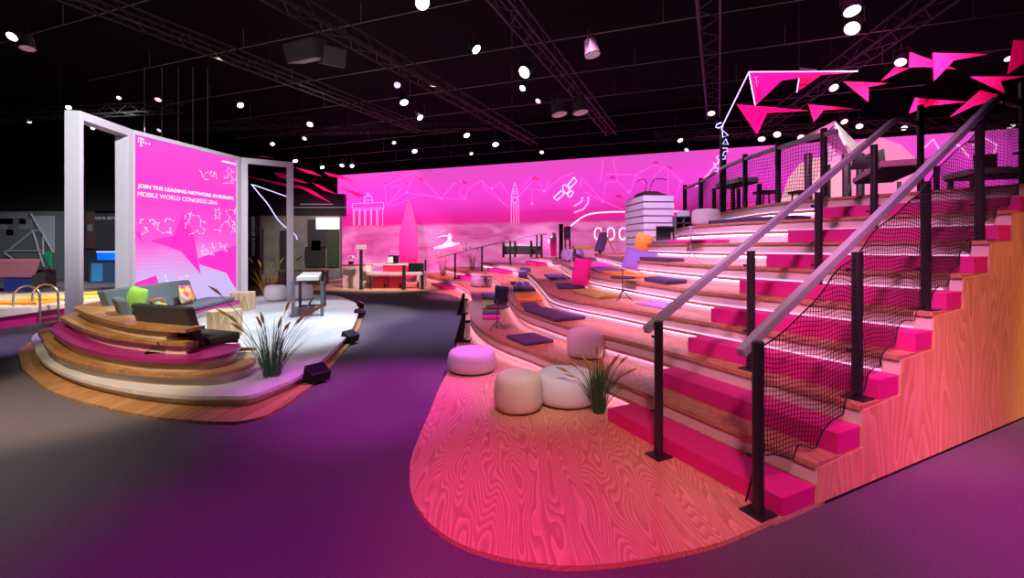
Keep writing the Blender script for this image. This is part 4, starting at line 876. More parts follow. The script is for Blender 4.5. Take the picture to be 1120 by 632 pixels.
rb_ = thing('red_crate', 'red box with open white lid standing on the demo desk', 'box', Vector((dk_.x - .08, YD - .3, .722)))
box(Vector((dk_.x - .05, YD - .25, .86)), (.80, .4, .27)).build('crate_body', M_red, rb_); box(Vector((dk_.x - .05, YD - .12, 1.0)), (.78, .3, .02)).build('lid', M_white, rb_)
for dx, lb in ((-.62, 'left red storage box under the demo desk'), (.02, 'right red storage box under the demo desk')):
    c = Vector((dk_.x + dx, YD - .1, .032)); rb_ = thing('storage_box', lb, 'box', c, 'red storage boxes'); box(c + Vector((0, 0, .24)), (.56, .4, .46)).build('crate_body', M_red, rb_, bevel=.01); box(c + Vector((.2, -.205, .12)), (.1, .012, .16)).build('handle', M_blackm, rb_)
def laptop(c, lb, w=.46):
    t = thing('laptop', lb, 'laptop', c); c = Vector(c); box(c + Vector((0, 0, .012)), (w, .3, .02)).build('keyboard_base', M_screen, t); MB().hexa([c + Vector(v) for v in ((-w/2, .14, .02), (w/2, .14, .02), (w/2, .16, .02), (-w/2, .16, .02))], [c + Vector(v) for v in ((-w/2, .22, .34), (w/2, .22, .34), (w/2, .24, .34), (-w/2, .24, .34))]).build('lid', M_screen, t)
laptop(Vector((dk_.x - .38, YD + .7, 1.032)), 'black open laptop on the rear desk shelf left of the surfboard'); laptop(Vector((dk_.x + .75, YD - .2, .722)), 'black open laptop at the foot of the surfboard', .55)
for px, y0, z_, YY, lb in ((427, 286, 1.03, YD + .68, 'white paper card beside the laptop on the desk shelf'), (403, 291, .72, YD - .2, 'white paper card on the left end of the demo desk')):
    q = D(px, y0, YY); c = Vector((q.x, YY, z_ + .001)); t = thing('paper_card', lb, 'card', c); MB().hexa([c + Vector(v) for v in ((-.11, -.04, 0), (.11, -.04, 0), (.11, -.03, 0), (-.11, -.03, 0))], [c + Vector(v) for v in ((-.11, .0, .28), (.11, .0, .28), (.11, .008, .28), (-.11, .008, .28))]).build('front_leaf', M_white, t); MB().hexa([c + Vector(v) for v in ((-.11, .05, 0), (.11, .05, 0), (.11, .04, 0), (-.11, .04, 0))], [c + Vector(v) for v in ((-.11, .01, .28), (.11, .01, .28), (.11, .002, .28), (-.11, .002, .28))]).build('rear_leaf', M_white, t)
fc_ = Vector((p1.x + .28, YD + .2, 1.001)); t = thing('flower_pot', 'small dark pot of white flowers on the pale counter', 'plant', fc_)
MB().lathe([(.09, 0), (.12, .14), (.1, .14)], fc_, 16).build('pot', M_boothd, t); fl = MB(); rnd = random.Random(8)
for i in range(26):
    a, e_ = rnd.uniform(0, 6.28), rnd.uniform(.1, 1.5); c = fc_ + Vector((.15 * math.cos(a) * math.cos(e_), .15 * math.sin(a) * math.cos(e_), .2 + .16 * math.sin(e_))); fl.lathe([(.015, -.02), (.045, 0), (.02, .03)], c, 7)
fl.build('blossoms', M_fab_w, t, smooth=True)
M_dry = mat('dry_blades', (.20, .14, .04), .7)
for b_, h_, n, lb in ((B(19.6, 3.9, R), 1.05, 60, 'greenish brown grass clump in front of the surfer print'), (B(19.0, 5.2, 2*R), 1.15, 40, 'slimmer brown grass clump right of the surfer print'), (B(20.3, 2.6, .03), .7, 30, 'small brown grass tuft between the thin posts at the foot of the far stair')):
    grass(b_, h_, .4, n, [(rnd.uniform(-.35, .35), rnd.uniform(-.2, .2), h_ * rnd.uniform(.7, 1)) for _ in range(6)], lb, M_dry, M_seed, .12, int(h_ * 100))
grass(Vector((-8.75, 16.0, .01)), 1.35, .9, 46, [(-.6,.1,1.15),(-.25,0,1.0),(.35,.1,1.1),(.7,0,1.0),(.9,.1,1.2),(.1,0,.9)], 'yellow spiky grass seen through the right portal frame', M_yel, M_yel, .2, 11)
# ------------------------------------------------------------------ platform at the far left with pool ladder
XL = -10.75
pl_ = thing('pool_platform', 'white edged low platform with magenta sides at the left edge', 'platform', Vector((-12.5, 11, 0)))
out = [(XL, 9.1), (XL + .02, 9.6), (XL, 14.6), (-15.2, 14.8), (-15.4, 8.6), (-11.5, 8.55), (-10.95, 8.7)]
MB().prism(out, .26, .40).build('platform_top', M_white, pl_, bevel=.02)
MB().prism([(XL - .12, 8.9), (XL - .12, 14.5), (-15.1, 14.6), (-15.2, 8.75)], .001, .26).build('platform_base', M_pink, pl_)
for i, (y, w, m, lb) in enumerate(((9.5, .5, M_c_pk, 'coral mat nearest the front on the white edged platform'), (10.6, .5, M_c_or, 'orange mat in the middle of the white edged platform'), (11.4, .6, mat('yellow_fabric', (.9, .6, .08), .9), 'yellow mat by the ladder on the white edged platform'), (12.8, .6, bpy.data.materials['yellow_fabric'], 'yellow mat at the back of the white edged platform'))):
    tag(box((-12.0 + .2 * i, y, .43), (1.5, w, .06)).build('lounge_mat', m, origin=(-12.0 + .2 * i, y, .40), bevel=.02), lb, 'mat', 'mats on the platform')
ld = thing('pool_ladder', 'curved metal pool ladder hooked over the white edged platform', 'ladder', P(52, 354, 0))
for y_ in (10.02, 10.42):
    pts = [Vector((XL + .14, y_, .0)), Vector((XL + .14, y_, .6)), Vector((XL + .09, y_, .76)), Vector((XL - .08, y_, .87)), Vector((XL - .26, y_, .86)), Vector((XL - .42, y_, .74)), Vector((XL - .46, y_, .58)), Vector((XL - .46, y_, .40))]
    tube(spl(pts, 4), .022, 10).build('rail', M_chrome, ld, smooth=True)
for z in (.14, .3): tube([Vector((XL + .14, 10.02, z)), Vector((XL + .14, 10.42, z))], .018, 8).build('rung', M_chrome, ld)
bs = thing('boat_lounge', 'pink flared lounge bench with dark pedestal beyond the platform', 'bench', Vector((-19, 16.5, 0)))
pw = lambda x, y, Y=16: D(x, y, Y)
MB().hexa([pw(-30, 303, 16.6), pw(38, 304, 16.6), pw(38, 304, 17.8), pw(-30, 303, 17.8)], [pw(-30, 283.5, 16), pw(46, 283.5, 16), pw(46, 283.5, 18), pw(-30, 283.5, 18)]).build('shell', mat('rose_shell', (.60, .22, .30), .5), bs, bevel=.03)
q = D(42, 300, 16.5); box(Vector((q.x, 16.7, .45)), (.5, .4, .9)).build('pedestal', M_boothd, bs)
q = D(5, 310, 16.2); box(Vector((q.x, 16.9, .35)), (1.1, .5, .7)).build('step', mat('navy_panel', (.01, .02, .12), .5), bs)
# ------------------------------------------------------------------ neighbouring booths in the dark
def booth(x0, x1, y0, y1, Y, dep, m, name, lb, cat):
    a_ = D(x0, y1, Y); b_ = D(x1, y0, Y); zb = max(a_.z, 0.0) if y1 < 300 else 0.0
    t = thing(name, lb, cat, Vector(((a_.x + b_.x) / 2, Y, zb)))
    box(Vector(((a_.x + b_.x) / 2, Y + dep / 2, (zb + b_.z) / 2)), (b_.x - a_.x, dep, b_.z - zb)).build('panel', m, t)
    return t, Vector(((a_.x + b_.x) / 2, Y, zb)), b_
Yb = 24.0
t, c, e_ = booth(-60, 73, 231, 320, Yb, .3, M_booth, 'exhibition_wall', 'grey patterned booth wall with diagonal struts at the left edge', 'booth wall')
def strut(pts, m, name, t, r=.05): tube([D(x, y, Yb - .08) for x, y in pts], r, 5).build(name, m, t)
for p_ in ([(34,234),(58,276)], [(5,277),(36,252)], [(36,252),(47,252)], [(5,274.5),(47,274.5)], [(36,253),(48,292)], [(47,254),(47,278)], [(5,277),(14,283)]): strut(p_, M_boothl, 'strut', t, .045)
MB().extr([D(x, y, Yb - .05) for x, y in ((37,236),(59,236),(59,276),(56,274))], Vector((0, 0, 0)), Vector((0, .04, 0))).build('pale_panel', M_boothl, t)
MB().extr([D(x, y, Yb - .06) for x, y in ((47,275.5),(56,275.5),(56,294),(49,282))], Vector((0, 0, 0)), Vector((0, .04, 0))).build('green_panel', mat('green_panel', (.02, .35, .12), .5), t)
rnd = random.Random(5); M_chk = mat('grey_check', (.17, .18, .19), .6)
for i in range(16):
    x = rnd.randrange(0, 5) * 7; y = 233 + rnd.randrange(0, 4) * 6
    MB().extr([D(x + a_, y + b_, Yb - .03) for a_, b_ in ((0,0),(7,0),(7,6),(0,6))], Vector((0, 0, 0)), Vector((0, .02, 0))).build('check_panel', M_chk, t)
M_sign = mat('sign_letters', (.3, .3, .3), .5, emit=.06, ecol=(.8, .8, .8))
t, c, e_ = booth(90, 150, 233, 320, 23.0, .3, M_boothd, 'exhibition_wall', 'black booth wall with grey lettering and a blue lit counter, seen through the left portal', 'booth wall')
q0 = D(94.5, 240, 22.97); put_text('vmware airwatch', q0, Vector((1, 0, 0)), Vector((0, 0, 1)), D(139, 240, 22.97).x - q0.x, .2, M_sign, 'lettering', t)
box(Vector((D(99, 250, 22.9).x, 22.9, 2.6)), (.42, .06, 1.9)).build('poster', mat('brown_poster', (.05, .02, .02), .6), t); box(Vector((D(98.5, 250, 22.84).x, 22.84, 2.72)), (.22, .04, .34)).build('poster_picture', M_booth, t)
q = D(118, 285, 21.5); t = thing('lit_counter', 'counter with glowing blue top edge in the dark booth', 'counter', Vector((q.x, 21.5, 0)))
box(Vector((q.x, 21.8, .5)), (1.9, .5, 1.0)).build('counter_body', mat('navy_counter', (.02, .05, .12), .5), t); box(Vector((q.x + .18, 21.75, 1.28)), (1.5, .4, .34)).build('blue_glow_panel', mat('blue_glow', (.0, .1, .5), .5, emit=.7, ecol=(.0, .12, 1)), t); box(Vector((q.x + .18, 21.53, 1.5)), (1.5, .03, .05)).build('light_edge', mat('blue_edge', (.3, .5, 1), .5, emit=1.6, ecol=(.25, .45, 1)), t)
box(Vector((q.x - .55, 21.52, .5)), (.5, .04, .86)).build('front_panel', mat('blue_panel', (.03, .15, .3), .5, emit=.12, ecol=(.05, .35, .8)), t)
t, c, e_ = booth(-30, 150, 178, 231, 26.0, .4, M_blackm, 'header_banner', 'broad black overhead banner of the neighbouring booth at left', 'banner')
for dx in (-6, 0, 6): tube([c + Vector((dx, .2, 1.0)), Vector((c.x + dx, c.y + .2, 8.6))], .02, 5).build('hanger', M_boothd, t)
t2, c, e_ = booth(258, 376, 212, 236, 26.0, .4, mat('header_black', (.012, .011, .013), .7), 'header_banner', 'black overhead header of the booth behind the right portal frame', 'banner')
box(D(346, 223.3, 25.95), (1.9, .03, .06)).build('grey_caption', M_sign, t2); box(D(350, 226.8, 25.95), (3.2, .03, .05)).build('grey_caption', M_sign, t2)
t, c, e_ = booth(262, 284, 236, 318, 20.5, .2, mat('plum_black', (.022, .014, .026), .6), 'sign_column', 'dark upright sign column with vertical lettering behind the right portal', 'sign')
q0 = D(278.5, 280, 20.47); put_text('vmware airwatch', q0, Vector((0, 0, 1)), Vector((-1, 0, 0)), D(278, 237, 20.47).z - q0.z, .17, M_sign, 'lettering', t)
M_bw = mat('booth_wall_grey', (.13, .12, .115), .7, noise=.3, nscale=1.5)
t, c, e_ = booth(284, 372, 236, 318, 25.0, .3, M_bw, 'exhibition_wall', 'dim grey booth wall with black doors behind the right portal frame', 'booth wall')
for x0, x1, y0, y1, m in ((286,288,250,300,M_blackm), (306.5,313,252,312,M_blackm), (334,356,270,292,M_blackm), (337,358,240,271,M_boothd), (341,351,263,274,M_chk), (358,371,248,292,mat('dark_green', (.02, .035, .02), .6))):
    a_, b_ = D(x0, y1, 24.95), D(x1, y0, 24.95); box((a_ + b_) / 2, (b_.x - a_.x, .08, b_.z - a_.z)).build('dark_panel', m, t)
a_, b_ = D(346, 250.5, 24.85), D(371, 238, 24.85); box((a_ + b_) / 2, (b_.x - a_.x, .05, b_.z - a_.z)).build('bright_panel', mat('bright_panel', (1, 1, 1), .5, emit=1.0, ecol=(.9, 1, .95)), t)
a_, b_ = D(322, 318, 21.0), D(361, 295, 21.0)
t = thing('display_table', 'low brown display table with small candles behind the high table', 'table', Vector(((a_.x + b_.x) / 2, 21, .03)))
box(Vector(((a_.x + b_.x) / 2 - .4, 21, .62)), (2.2, .8, .06)).build('table_top', M_oak, t)
for dx in (-1.0, 1.0): box(Vector(((a_.x + b_.x) / 2 - .4 + dx, 21, .32)), (.1, .6, .56)).build('leg', M_boothd, t)
cz = Vector(((a_.x + b_.x) / 2 - .9, 20.9, .652)); cd = thing('candle', 'small lit candle on the low brown display table', 'candle', cz); tube([cz, cz + Vector((0, 0, .08))], .035, 10).build('wax', M_white, cd); MB().lathe([(.004, 0), (.022, .03), (.003, .08)], cz + Vector((0, 0, .08)), 8).build('flame', mat('flame', (1, .6, .2), .5, emit=6, ecol=(1, .5, .12)), cd)
# ------------------------------------------------------------------ hanging bird shapes
def bird(pts, Y, label, grp, slope=.0, m=None):
    n = len(pts); w = [D(x, y, Y + slope * (i % 3 - 1)) for i, (x, y) in enumerate(pts)]
    c = sum(w, Vector()) / n
    # keep the outline planar: tilt about the centre
    ax = Vector((.2, 1, .15)).normalized()
    w2 = []
    for (x, y) in pts:
        r_ = Vector(((x - CX) / F, 1, (HZ - y) / F)); s_ = (c - Vector((0, 0, EYE))).dot(ax) / r_.dot(ax); w2.append(r_ * s_ + Vector((0, 0, EYE)))
    o = MB().extr(w2, ax * -.012, ax * .012).build('hanging_bird', m or M_bird, origin=c)
    tag(o, label, 'hanging ornament', grp); return o
GR = 'magenta birds over the deck'; M_pale0 = mat('pale_ink', (.8, .6, .7), .6)
bird([(819,79.3),(938,78.6),(900,82),(855,88),(826,115.5)], 9.0, 'large magenta bird shape outlined in white neon at the top of the pole line', GR)
lm = MB(); o_b = [o for o in C.objects if o.name == 'hanging_bird'][0]
for seg_ in (((824.5,84.5),(829.5,83.9)), ((827,84.5),(827.6,89.5)), ((825.8,89.8),(829.6,89.3)), ((827.4,91.5),(828.4,91.4)), ((827.6,93.6),(828.6,93.5))): lm.tube([D(a_, b_, 8.80) for a_, b_ in seg_], .009, 4)
lm.build('letter_mark', M_pale0, o_b)
bird([(874,84.6),(897,82.8),(872,101)], 9.6, 'short magenta spike shape hanging behind the neon outlined bird', GR)
bird([(806,114.3),(840,117),(886,121),(839,123.5),(828,147)], 10.5, 'magenta bird shape pointing down left, beside the neon pole', GR)
bird([(884.3,114),(936,119),(901,120.3),(890,133.5)], 11.5, 'small magenta bird shape right of the one by the neon pole', GR)
bird([(922,89),(974,91),(950,95),(949.6,111.5)], 10.5, 'magenta bird shape right of the large neon outlined one', GR)
bird([(979,73.4),(994,74.8),(963.5,88.6)], 10.0, 'small magenta triangle shape in the middle of the right-hand flock', GR)
bird([(995,57),(1022,67),(1046.5,76),(1010,73),(994,74)], 9.2, 'magenta bird shape with its wing tucked behind the white tipped one', GR)
bird([(1020,58),(1081,59.3),(1043,66),(1021.5,88.5)], 8.6, 'magenta bird shape with pale wing tip, upper right', GR)
bird([(1060.7,84),(1122,83.4),(1094,89),(1098.7,102)], 8.0, 'magenta bird shape above the top bend of the outer handrail', GR)
bird([(1109,44),(1130,45),(1124,66),(1102,81)], 8.4, 'magenta bird shape cut by the right edge of the picture', GR)
bird([(1072,99),(1091,103.5),(1081,112),(1065,116),(1039,128)], 9.0, 'magenta bird shape crossed by the outer handrail', GR)
bird([(1001,107),(1057.5,111.5),(1018,115.5),(994,124)], 9.5, 'magenta bird shape between the tops of the two handrails', GR)
G2 = 'magenta birds behind the right portal'
for pts, lb in (([(269.5,192.5),(315.5,201.5),(330,206),(315.5,204.5),(285,197)], 'long thin magenta bird shape crossing the right portal frame post'), ([(299.6,188.5),(309,189.3),(337.6,200.8),(320,198),(304.4,194)], 'magenta bird shape in the right portal opening, upper one'), ([(321,201),(341,207.5),(361.4,221.4),(345,214),(331,206.7)], 'brightest magenta bird shape right of the portal frame'), ([(321,182),(341,187),(352.7,193),(335,189)], 'magenta sliver shape just right of the portal frame top'), ([(341,199.6),(352,203.5),(367,212),(353.5,208)], 'small magenta bird shape near the left end of the printed wall'), ([(354,188),(371,191.7),(388,198),(360,192.4)], 'magenta bird shape touching the top left corner of the printed wall'), ([(370,204),(390,210.6),(399,214),(393,215.5)], 'dark red bird shape in front of the gate drawing'), ([(279,171),(290,170),(300,173.5)], 'dark red bird shape above the right portal lintel')):
    bird(pts, 18.0, lb, G2)
t = thing('neon_line', 'white neon tube outlining the large bird and running down to the pole', 'neon line', D(819, 79, 8.95))
tube([D(789.5, 139, YP - .1), D(819, 79, 8.93)], .011, 8).build('neon_tube', M_neonb, t); tube([D(819, 78.6, 8.93), D(938, 77.9, 8.7)], .011, 8).build('neon_tube', M_neonb, t); tube([D(819, 79, 8.93), D(826, 115, 9.0)], .011, 8).build('neon_tube', M_neonb, t)
t = thing('neon_line', 'short white neon tube hanging on the magenta spike shape', 'neon line', D(873, 90, 9.5)); tube([D(874, 85, 9.5), D(871.5, 101, 9.5)], .011, 8).build('neon_tube', M_neonb, t); q = D(874, 85, 9.5); tube([q, Vector((q.x, q.y, 8.6))], .004, 4).build('wire', M_black, t)
t = thing('neon_line', 'blue white neon curve sweeping down behind the right portal post', 'neon line', D(293, 223, 17.5)); tube(spl([D(x, y, 17.5) for x, y in ((275,201.5),(284,212.5),(293,223.3),(304.4,240.7),(315.5,251),(323,257),(325,262))], 5), .02, 8).build('neon_tube', M_neonb, t); tube([D(277, 202, 17.5), D(315, 215.4, 17.8)], .018, 6).build('neon_tube', M_neonb, t)
t = thing('silver_strip', 'thin grey metal strip above the neon outlined bird', 'strip', D(876, 75, 9.0)); tube([D(875, 75, 9.0), D(893, 76.5, 9.0)], .015, 6).build('tube_bar', M_chrome, t); 
# ------------------------------------------------------------------ trusses and lamps
def truss(p, q, w, label):
    t = thing('lighting_truss', label, 'truss', (p + q) / 2, 'black lighting trusses'); d = (q - p).normalized(); s = Vector((d.y, -d.x, 0)).normalized(); up = Vector((0, 0, 1))
    for a_, b_ in ((-1, 0), (1, 0), (-1, 1.6), (1, 1.6)): tube([p + s * w * a_ / 2 + up * w * b_ / 2, q + s * w * a_ / 2 + up * w * b_ / 2], .028, 6).build('chord', M_trs, t)
    m = MB(); L_ = (q - p).length; n = int(L_ / (w * 1.1))
    for i in range(n):
        a_, b_ = p + d * L_ * i / n, p + d * L_ * (i + 1) / n; sg_ = 1 if i % 2 else -1
        for sd_ in (-1, 1): m.tube([a_ + s * w * sd_ / 2 + up * (0 if sg_ > 0 else .8 * w), b_ + s * w * sd_ / 2 + up * (.8 * w if sg_ > 0 else 0)], .014, 4, cap=False)
        m.tube([a_ + s * w * sg_ / 2, b_ - s * w * sg_ / 2], .014, 4, cap=False)
    m.build('bracing', M_trs, t)
    for i in (1, n // 2, n - 1):
        c_ = p + d * L_ * i / n + up * w * .8; tube([c_, Vector((c_.x, c_.y, 8.6))], .01, 4).build('hanger', M_trs, t)
M_trs = mat('truss_metal', (.032, .032, .032), .5)
ZT = 7.0; zz = Vector((0, 0, ZT)); tp = lambda x, y: HGT(x, y, ZT)
def run(x0, y0, x1, y1, ext0, ext1):
    a_, b_ = tp(x0, y0), tp(x1, y1); d = (b_ - a_).normalized(); return a_ - d * ext0, b_ + d * ext1
for args, w, lb in (((330, 18, 546, 137, 3, 4), .42, 'black truss running from top left of centre down to the pink wall'), ((560, 18, 664, 142, 2.5, 1), .42, 'black truss carrying big spotlights right of the ceiling centre'), ((775, 8, 780, 122, 2, 1), .46, 'straight on pale grey truss above the neon pole'), ((80, 2, 280, 77, 3, 8), .40, 'faint black truss in the upper left of the ceiling'), ((1030, 4, 945, 64, 1, 8), .5, 'lamp crowded truss in the upper right above the birds')):
    p_, q_ = run(*args); truss(p_, q_, w, lb)
ye = 26.5
for y_, x0_, x1_, z_, lb in ((23.5, -13, 0, 7.6, 'far crossways truss above the left half of the printed wall'), (16.5, 5.5, 17, 5.85, 'crossways truss in front of the wall top above the upper deck'), (21.5, -20, -9, 7.2, 'far crossways truss above the portal frames'), (17.5, -22, -12, 6.6, 'far truss in the dark above the left booths')):
    truss(Vector((x0_, y_ + (0 if x0_ < 0 else .8), z_)), Vector((x1_, y_ - 1.5, z_)), .4, lb)
def lamp(px, py, s, lens, label, aim=(0, -.45, -1), z=6.2, Y=None, grp='stage spotlights on the trusses'):
    c = D(px, py, Y) if Y else HGT(px, py, z); d = Vector(aim).normalized(); t = thing('stage_spotlight', label, 'spotlight', c, grp)
    Mq = d.to_track_quat('Z', 'Y').to_matrix()
    MB().lathe([(s * .52, -s * 2.1), (s * .8, -s * 1.9), (s * .9, -s * .9), (s * .98, -s * .2), (s * 1.08, s * .02), (s * 1.0, s * .02)], c, 18, Mq).build('housing', M_blackm if lens is not M_lensd else M_trs2, t, smooth=True)
    MB().lathe([(s * .93, s * .01), (s * .93, s * .05), (s * .4, s * .12)], c, 18, Mq).build('lens', lens, t)
    h = c - d * s * 1.0; x = Vector((d.y, -d.x, 0)); x = x.normalized() if x.length > .1 else Vector((1, 0, 0))
    tube([h + x * s * 1.15, h + x * s * 1.15 + Vector((0, 0, s * 1.9)), h - x * s * 1.15 + Vector((0, 0, s * 1.9)), h - x * s * 1.15], s * .1, 5).build('yoke', M_blackm, t)
    tube([h + Vector((0, 0, s * 1.9)), h + Vector((0, 0, s * 3.2))], s * .12, 6).build('clamp', M_blackm, t)
M_trs2 = mat('lamp_grey', (.10, .085, .09), .5)
LAMPS = [(13,40,.16,M_lens,'bright round spotlight at the far upper left of the ceiling'),(130,107,.10,M_lensw,'small lit lamp above the left portal lintel'),(173,109,.15,M_lensp,'pinkish oval spotlight above the screen'),(263,115,.15,M_lens,'bright white spotlight above the right portal frame'),
(174,142.5,.13,M_lensp,'pinkish lamp right above the screen lintel'),(75,117.5,.12,M_lens,'small lamp at the top corner of the left portal frame'),(32,133,.12,M_lensw,'dim lit lamp over the grey booth at left'),(101.5,140,.12,M_lenst,'teal lit lamp seen through the left portal opening'),(30,53,.14,M_lensd,'dark lamp cluster under the upper left truss'),
(339,136,.18,M_lens,'bright white lamp above the left end of the printed wall'),(333,151.5,.15,M_lensp,'pinkish lamp below the bright one left of the wall top'),(298,157.5,.12,M_lens,'small white lamp above the right portal lintel'),(323,176,.14,M_lens,'small lamp at the top right corner of the right portal'),(352.5,183,.12,M_lens,'small lamp left of the wall corner, lower one'),(374,181,.12,M_lens,'small lamp just above the wall corner'),(385,181.5,.12,M_lens,'small lamp second from the wall corner'),
(434.5,93,.15,M_lensp,'pinkish lamp hanging from the left centre truss'),(442,112,.21,M_lens,'bright tilted lamp on the left centre truss'),(459.5,128.5,.17,M_lens,'round bright lamp below the left centre truss'),(510.5,148,.20,M_lens,'round bright lamp at the lower end of the left centre truss'),(542,158,.2,M_lens,'tilted bright lamp above the middle of the printed wall'),(453.5,165.5,.16,M_lens,'tilted lamp just above the left half of the printed wall'),(431,156,.13,M_lensw,'small curved glint lamp left of the wall middle'),(515.5,168,.12,M_lensw,'small lamp close above the printed wall, left of middle'),(592.5,166.5,.14,M_lensw,'small lamp close above the printed wall, right of middle'),
(462,3,.22,M_lens,'spotlight cut by the top edge, left of centre'),(521,54,.18,M_lens,'slim spotlight with pale rim under the top centre truss'),(573.5,79,.26,M_lens,'largest bright spotlight on the right centre truss'),(571.5,96.5,.15,M_lens,'slim lamp just below the largest bright spotlight'),(588.5,110.5,.15,M_lensp,'slim pinkish lamp between the bright and the dark spotlights'),(612,125,.26,M_lensd,'dark spotlight left of two hanging at the lower right centre truss'),(635,123,.26,M_lensd,'dark spotlight right of two hanging at the lower right centre truss'),(648,60,.18,M_lensd,'lone dark spotlight hanging from a ceiling rail'),(778,124,.2,M_lensw,'lamp at the lower end of the straight truss above the neon pole'),
(744,153.5,.16,M_lensw,'small white lamp above the wall top near the neon pole'),(751,164,.13,M_lensw,'tiny white lamp on the wall top left of the neon pole'),(932,12,.24,M_lensw,'boxy lamp at the top edge right of the straight truss'),(932,31,.24,M_lensw,'lower boxy lamp at the top right, below another'),(912,96,.2,M_lensw,'lamp hidden between the neon bird and the next bird'),(985,68,.2,M_lensw,'lamp behind the birds in the upper right'),(833,152,.2,M_lensw,'first lamp over the deck, right of the neon pole'),(850,147,.2,M_lensw,'second lamp over the deck, under a magenta bird'),(876,150,.18,M_lensw,'third lamp over the deck, left of the white canopy'),(923.5,133,.18,M_lensw,'lamp right above the white canopy ridge'),(940,138,.18,M_lensw,'lamp right of the white canopy ridge'),(989,140,.16,M_lensw,'lamp beside the inner handrail top'),(1106,138,.2,M_lensw,'yellowish lamp behind the netting at the right edge'),(1104,64,.16,M_lensw,'small lamp beside the bird cut by the right edge')]
for x, y, s, ln, lb in LAMPS:
    az = -.9 if x < 620 else -.6
    kw = {}
    if y > 130: kw['Y'] = 17.5 if x < 700 else 15.5
    q_ = (x * 37 + y * 91) % 100 / 100; aim = ((.35 if x < 560 else -.35) + q_ - .5, -.35 - .5 * ((x * 13 + y * 7) % 10) / 10, -.9)
    if ln is M_lensd: aim = (.15, -.1, -1)
    lamp(x, y, s * (.62 if ln is not M_lensd else 1), ln, lb, aim, **kw)
for x_, y0_, lb in ((158, 88, 'first of five thin hanging wires above the screen, counted from the left'), (177, 93, 'second of five thin hanging wires above the screen, counted from the left'), (195, 100, 'third of five thin hanging wires above the screen, counted from the left'), (211, 106, 'fourth of five thin hanging wires above the screen, counted from the left'), (227, 112, 'last of five thin hanging wires above the screen, counted from the left')):
    c_ = D(x_, y0_, 17); tag(tube([Vector((c_.x, 17, 3.2)), Vector((c_.x, 17, 8.6))], .012, 5).build('hanging_cable', M_rail_c, origin=Vector((c_.x, 17, 3.2))), lb, 'cable', 'thin wires hanging above the screen')
t = thing('hanging_speaker', 'pair of black angled loudspeaker boxes hung under the left centre truss', 'speaker', HGT(342, 58, 6.3))
c = HGT(335, 56, 6.3); box(c, (.85, .5, .42), .5, Matrix.Rotation(-.4, 3, 'Z') @ Matrix.Rotation(.35, 3, 'X')).build('cabinet', M_trs2, t, bevel=.02); box(c + Vector((.55, .15, -.06)), (.5, .5, .42), -.6, Matrix.Rotation(.6, 3, 'Z') @ Matrix.Rotation(.35, 3, 'X')).build('cabinet', M_trs2, t, bevel=.02); tube([c + Vector((.2, 0, .1)), c + Vector((.2, 0, .9))], .02, 6).build('bracket', M_blackm, t)
# ------------------------------------------------------------------ light
def spot(loc, target, power, col, size=1.0, blend=.6, rad=.25):
    l = bpy.data.lights.new('spot', 'SPOT'); l.energy = power; l.color = col; l.spot_size = size; l.spot_blend = blend; l.shadow_soft_size = rad
    o = bpy.data.objects.new('spot_lamp', l); C.objects.link(o); o.location = loc; o.rotation_euler = (Vector(target) - Vector(loc)).to_track_quat('-Z', 'Y').to_euler(); return o
PK = (1, .20, .62); MG = (.85, .06, 1.0); RD = (1, .16, .24); CW = (.80, .92, 1.0); WM = (1, .80, .55); LV = (.72, .42, 1.0)
spot((-3.2, 7.5, 7), (-5.0, 8.4, .2), 3000, CW, .75, .5)           # stage deck
spot((-4.2, 12.5, 7), (-4.8, 11.2, .2), 2000, CW, .75, .5)
spot((-4.6, 1.5, 6.0), (-5.0, 5.2, .4), 2300, (1, .72, .50), .55, .7)
spot((-8.0, 4.5, 7), (-6.6, 7.6, .7), 1700, (1, .86, .5), .4, .7)
spot((-2.2, 1.2, 6), (-2.75, 5.3, .5), 520, (1, .9, .86), .28, .8)
spot((-9.5, 5.5, 7), (-9.3, 7.7, 0), 2600, (.72, .5, 1), .42, .9)
spot((-8, 12.5, 7), (-12.6, 11.2, .3), 5000, WM, .6, .5)
spot((-5.0, 2.0, 7.5), (-5.6, 2.6, 0), 1500, (1, .84, .80), .9, .9)   # grey carpet at left
spot((1.2, 7.0, 7.8), (-1.5, 5.4, 0), 4200, (.95, .05, .95), .44, .9)              # carpet
spot((-.6, .6, 7.8), (-.9, 2.0, 0), 2100, (.9, .02, .80), .66, 1)
spot((3.2, .0, 7), (4.2, 2.2, 0), 3000, (.88, .01, .66), .68, 1)
spot((-2.0, 14, 7.8), (-2.2, 10.0, 0), 3600, (.62, .45, 1), .62, 1)
spot((-.8, -2.0, 5), (.3, 2.85, 0), 1750, (1, .075, .18), .42, .9)     # apron
spot((-.6, 3.5, 7), (-.5, 4.6, .2), 420, (1, .12, .45), .6, .9)
spot((-1.5, 3.0, 6), (1.4, 8.0, .7), 2300, (1, .20, .50), .7, .8)               # tiers
spot((.5, .8, 6.0), (3.4, 5.0, 1.4), 1700, (1, .30, .72), .7, .8)
spot((.2, -1.0, 5.0), (2.4, 3.6, .5), 1000, (1, .40, .48), .62, .8)
spot((-5, 12, 7), (-.8, 16.5, .5), 7000, (1, .24, .55), .6, .8)
spot((-9, 13.5, 6.0), (-.3, 19.5, .8), 11000, (1, .34, .75), .38, .8)
spot((-2, 14, 6.0), (.8, 23, 2.0), 5000, (1, .75, .9), .3, .8)
spot((1.5, 9, 7), (1.6, 14.5, 1.0), 4500, (1, .35, .75), .8, .8)
spot((.5, 5.0, 6.5), (3.1, 10.2, 2.2), 3200, (.95, .55, 1), .32, .6)    # slatted tower
spot((-.5, 4.0, 6.5), (2.6, 7.0, 1.5), 1500, (.85, .5, 1), .6, .8)
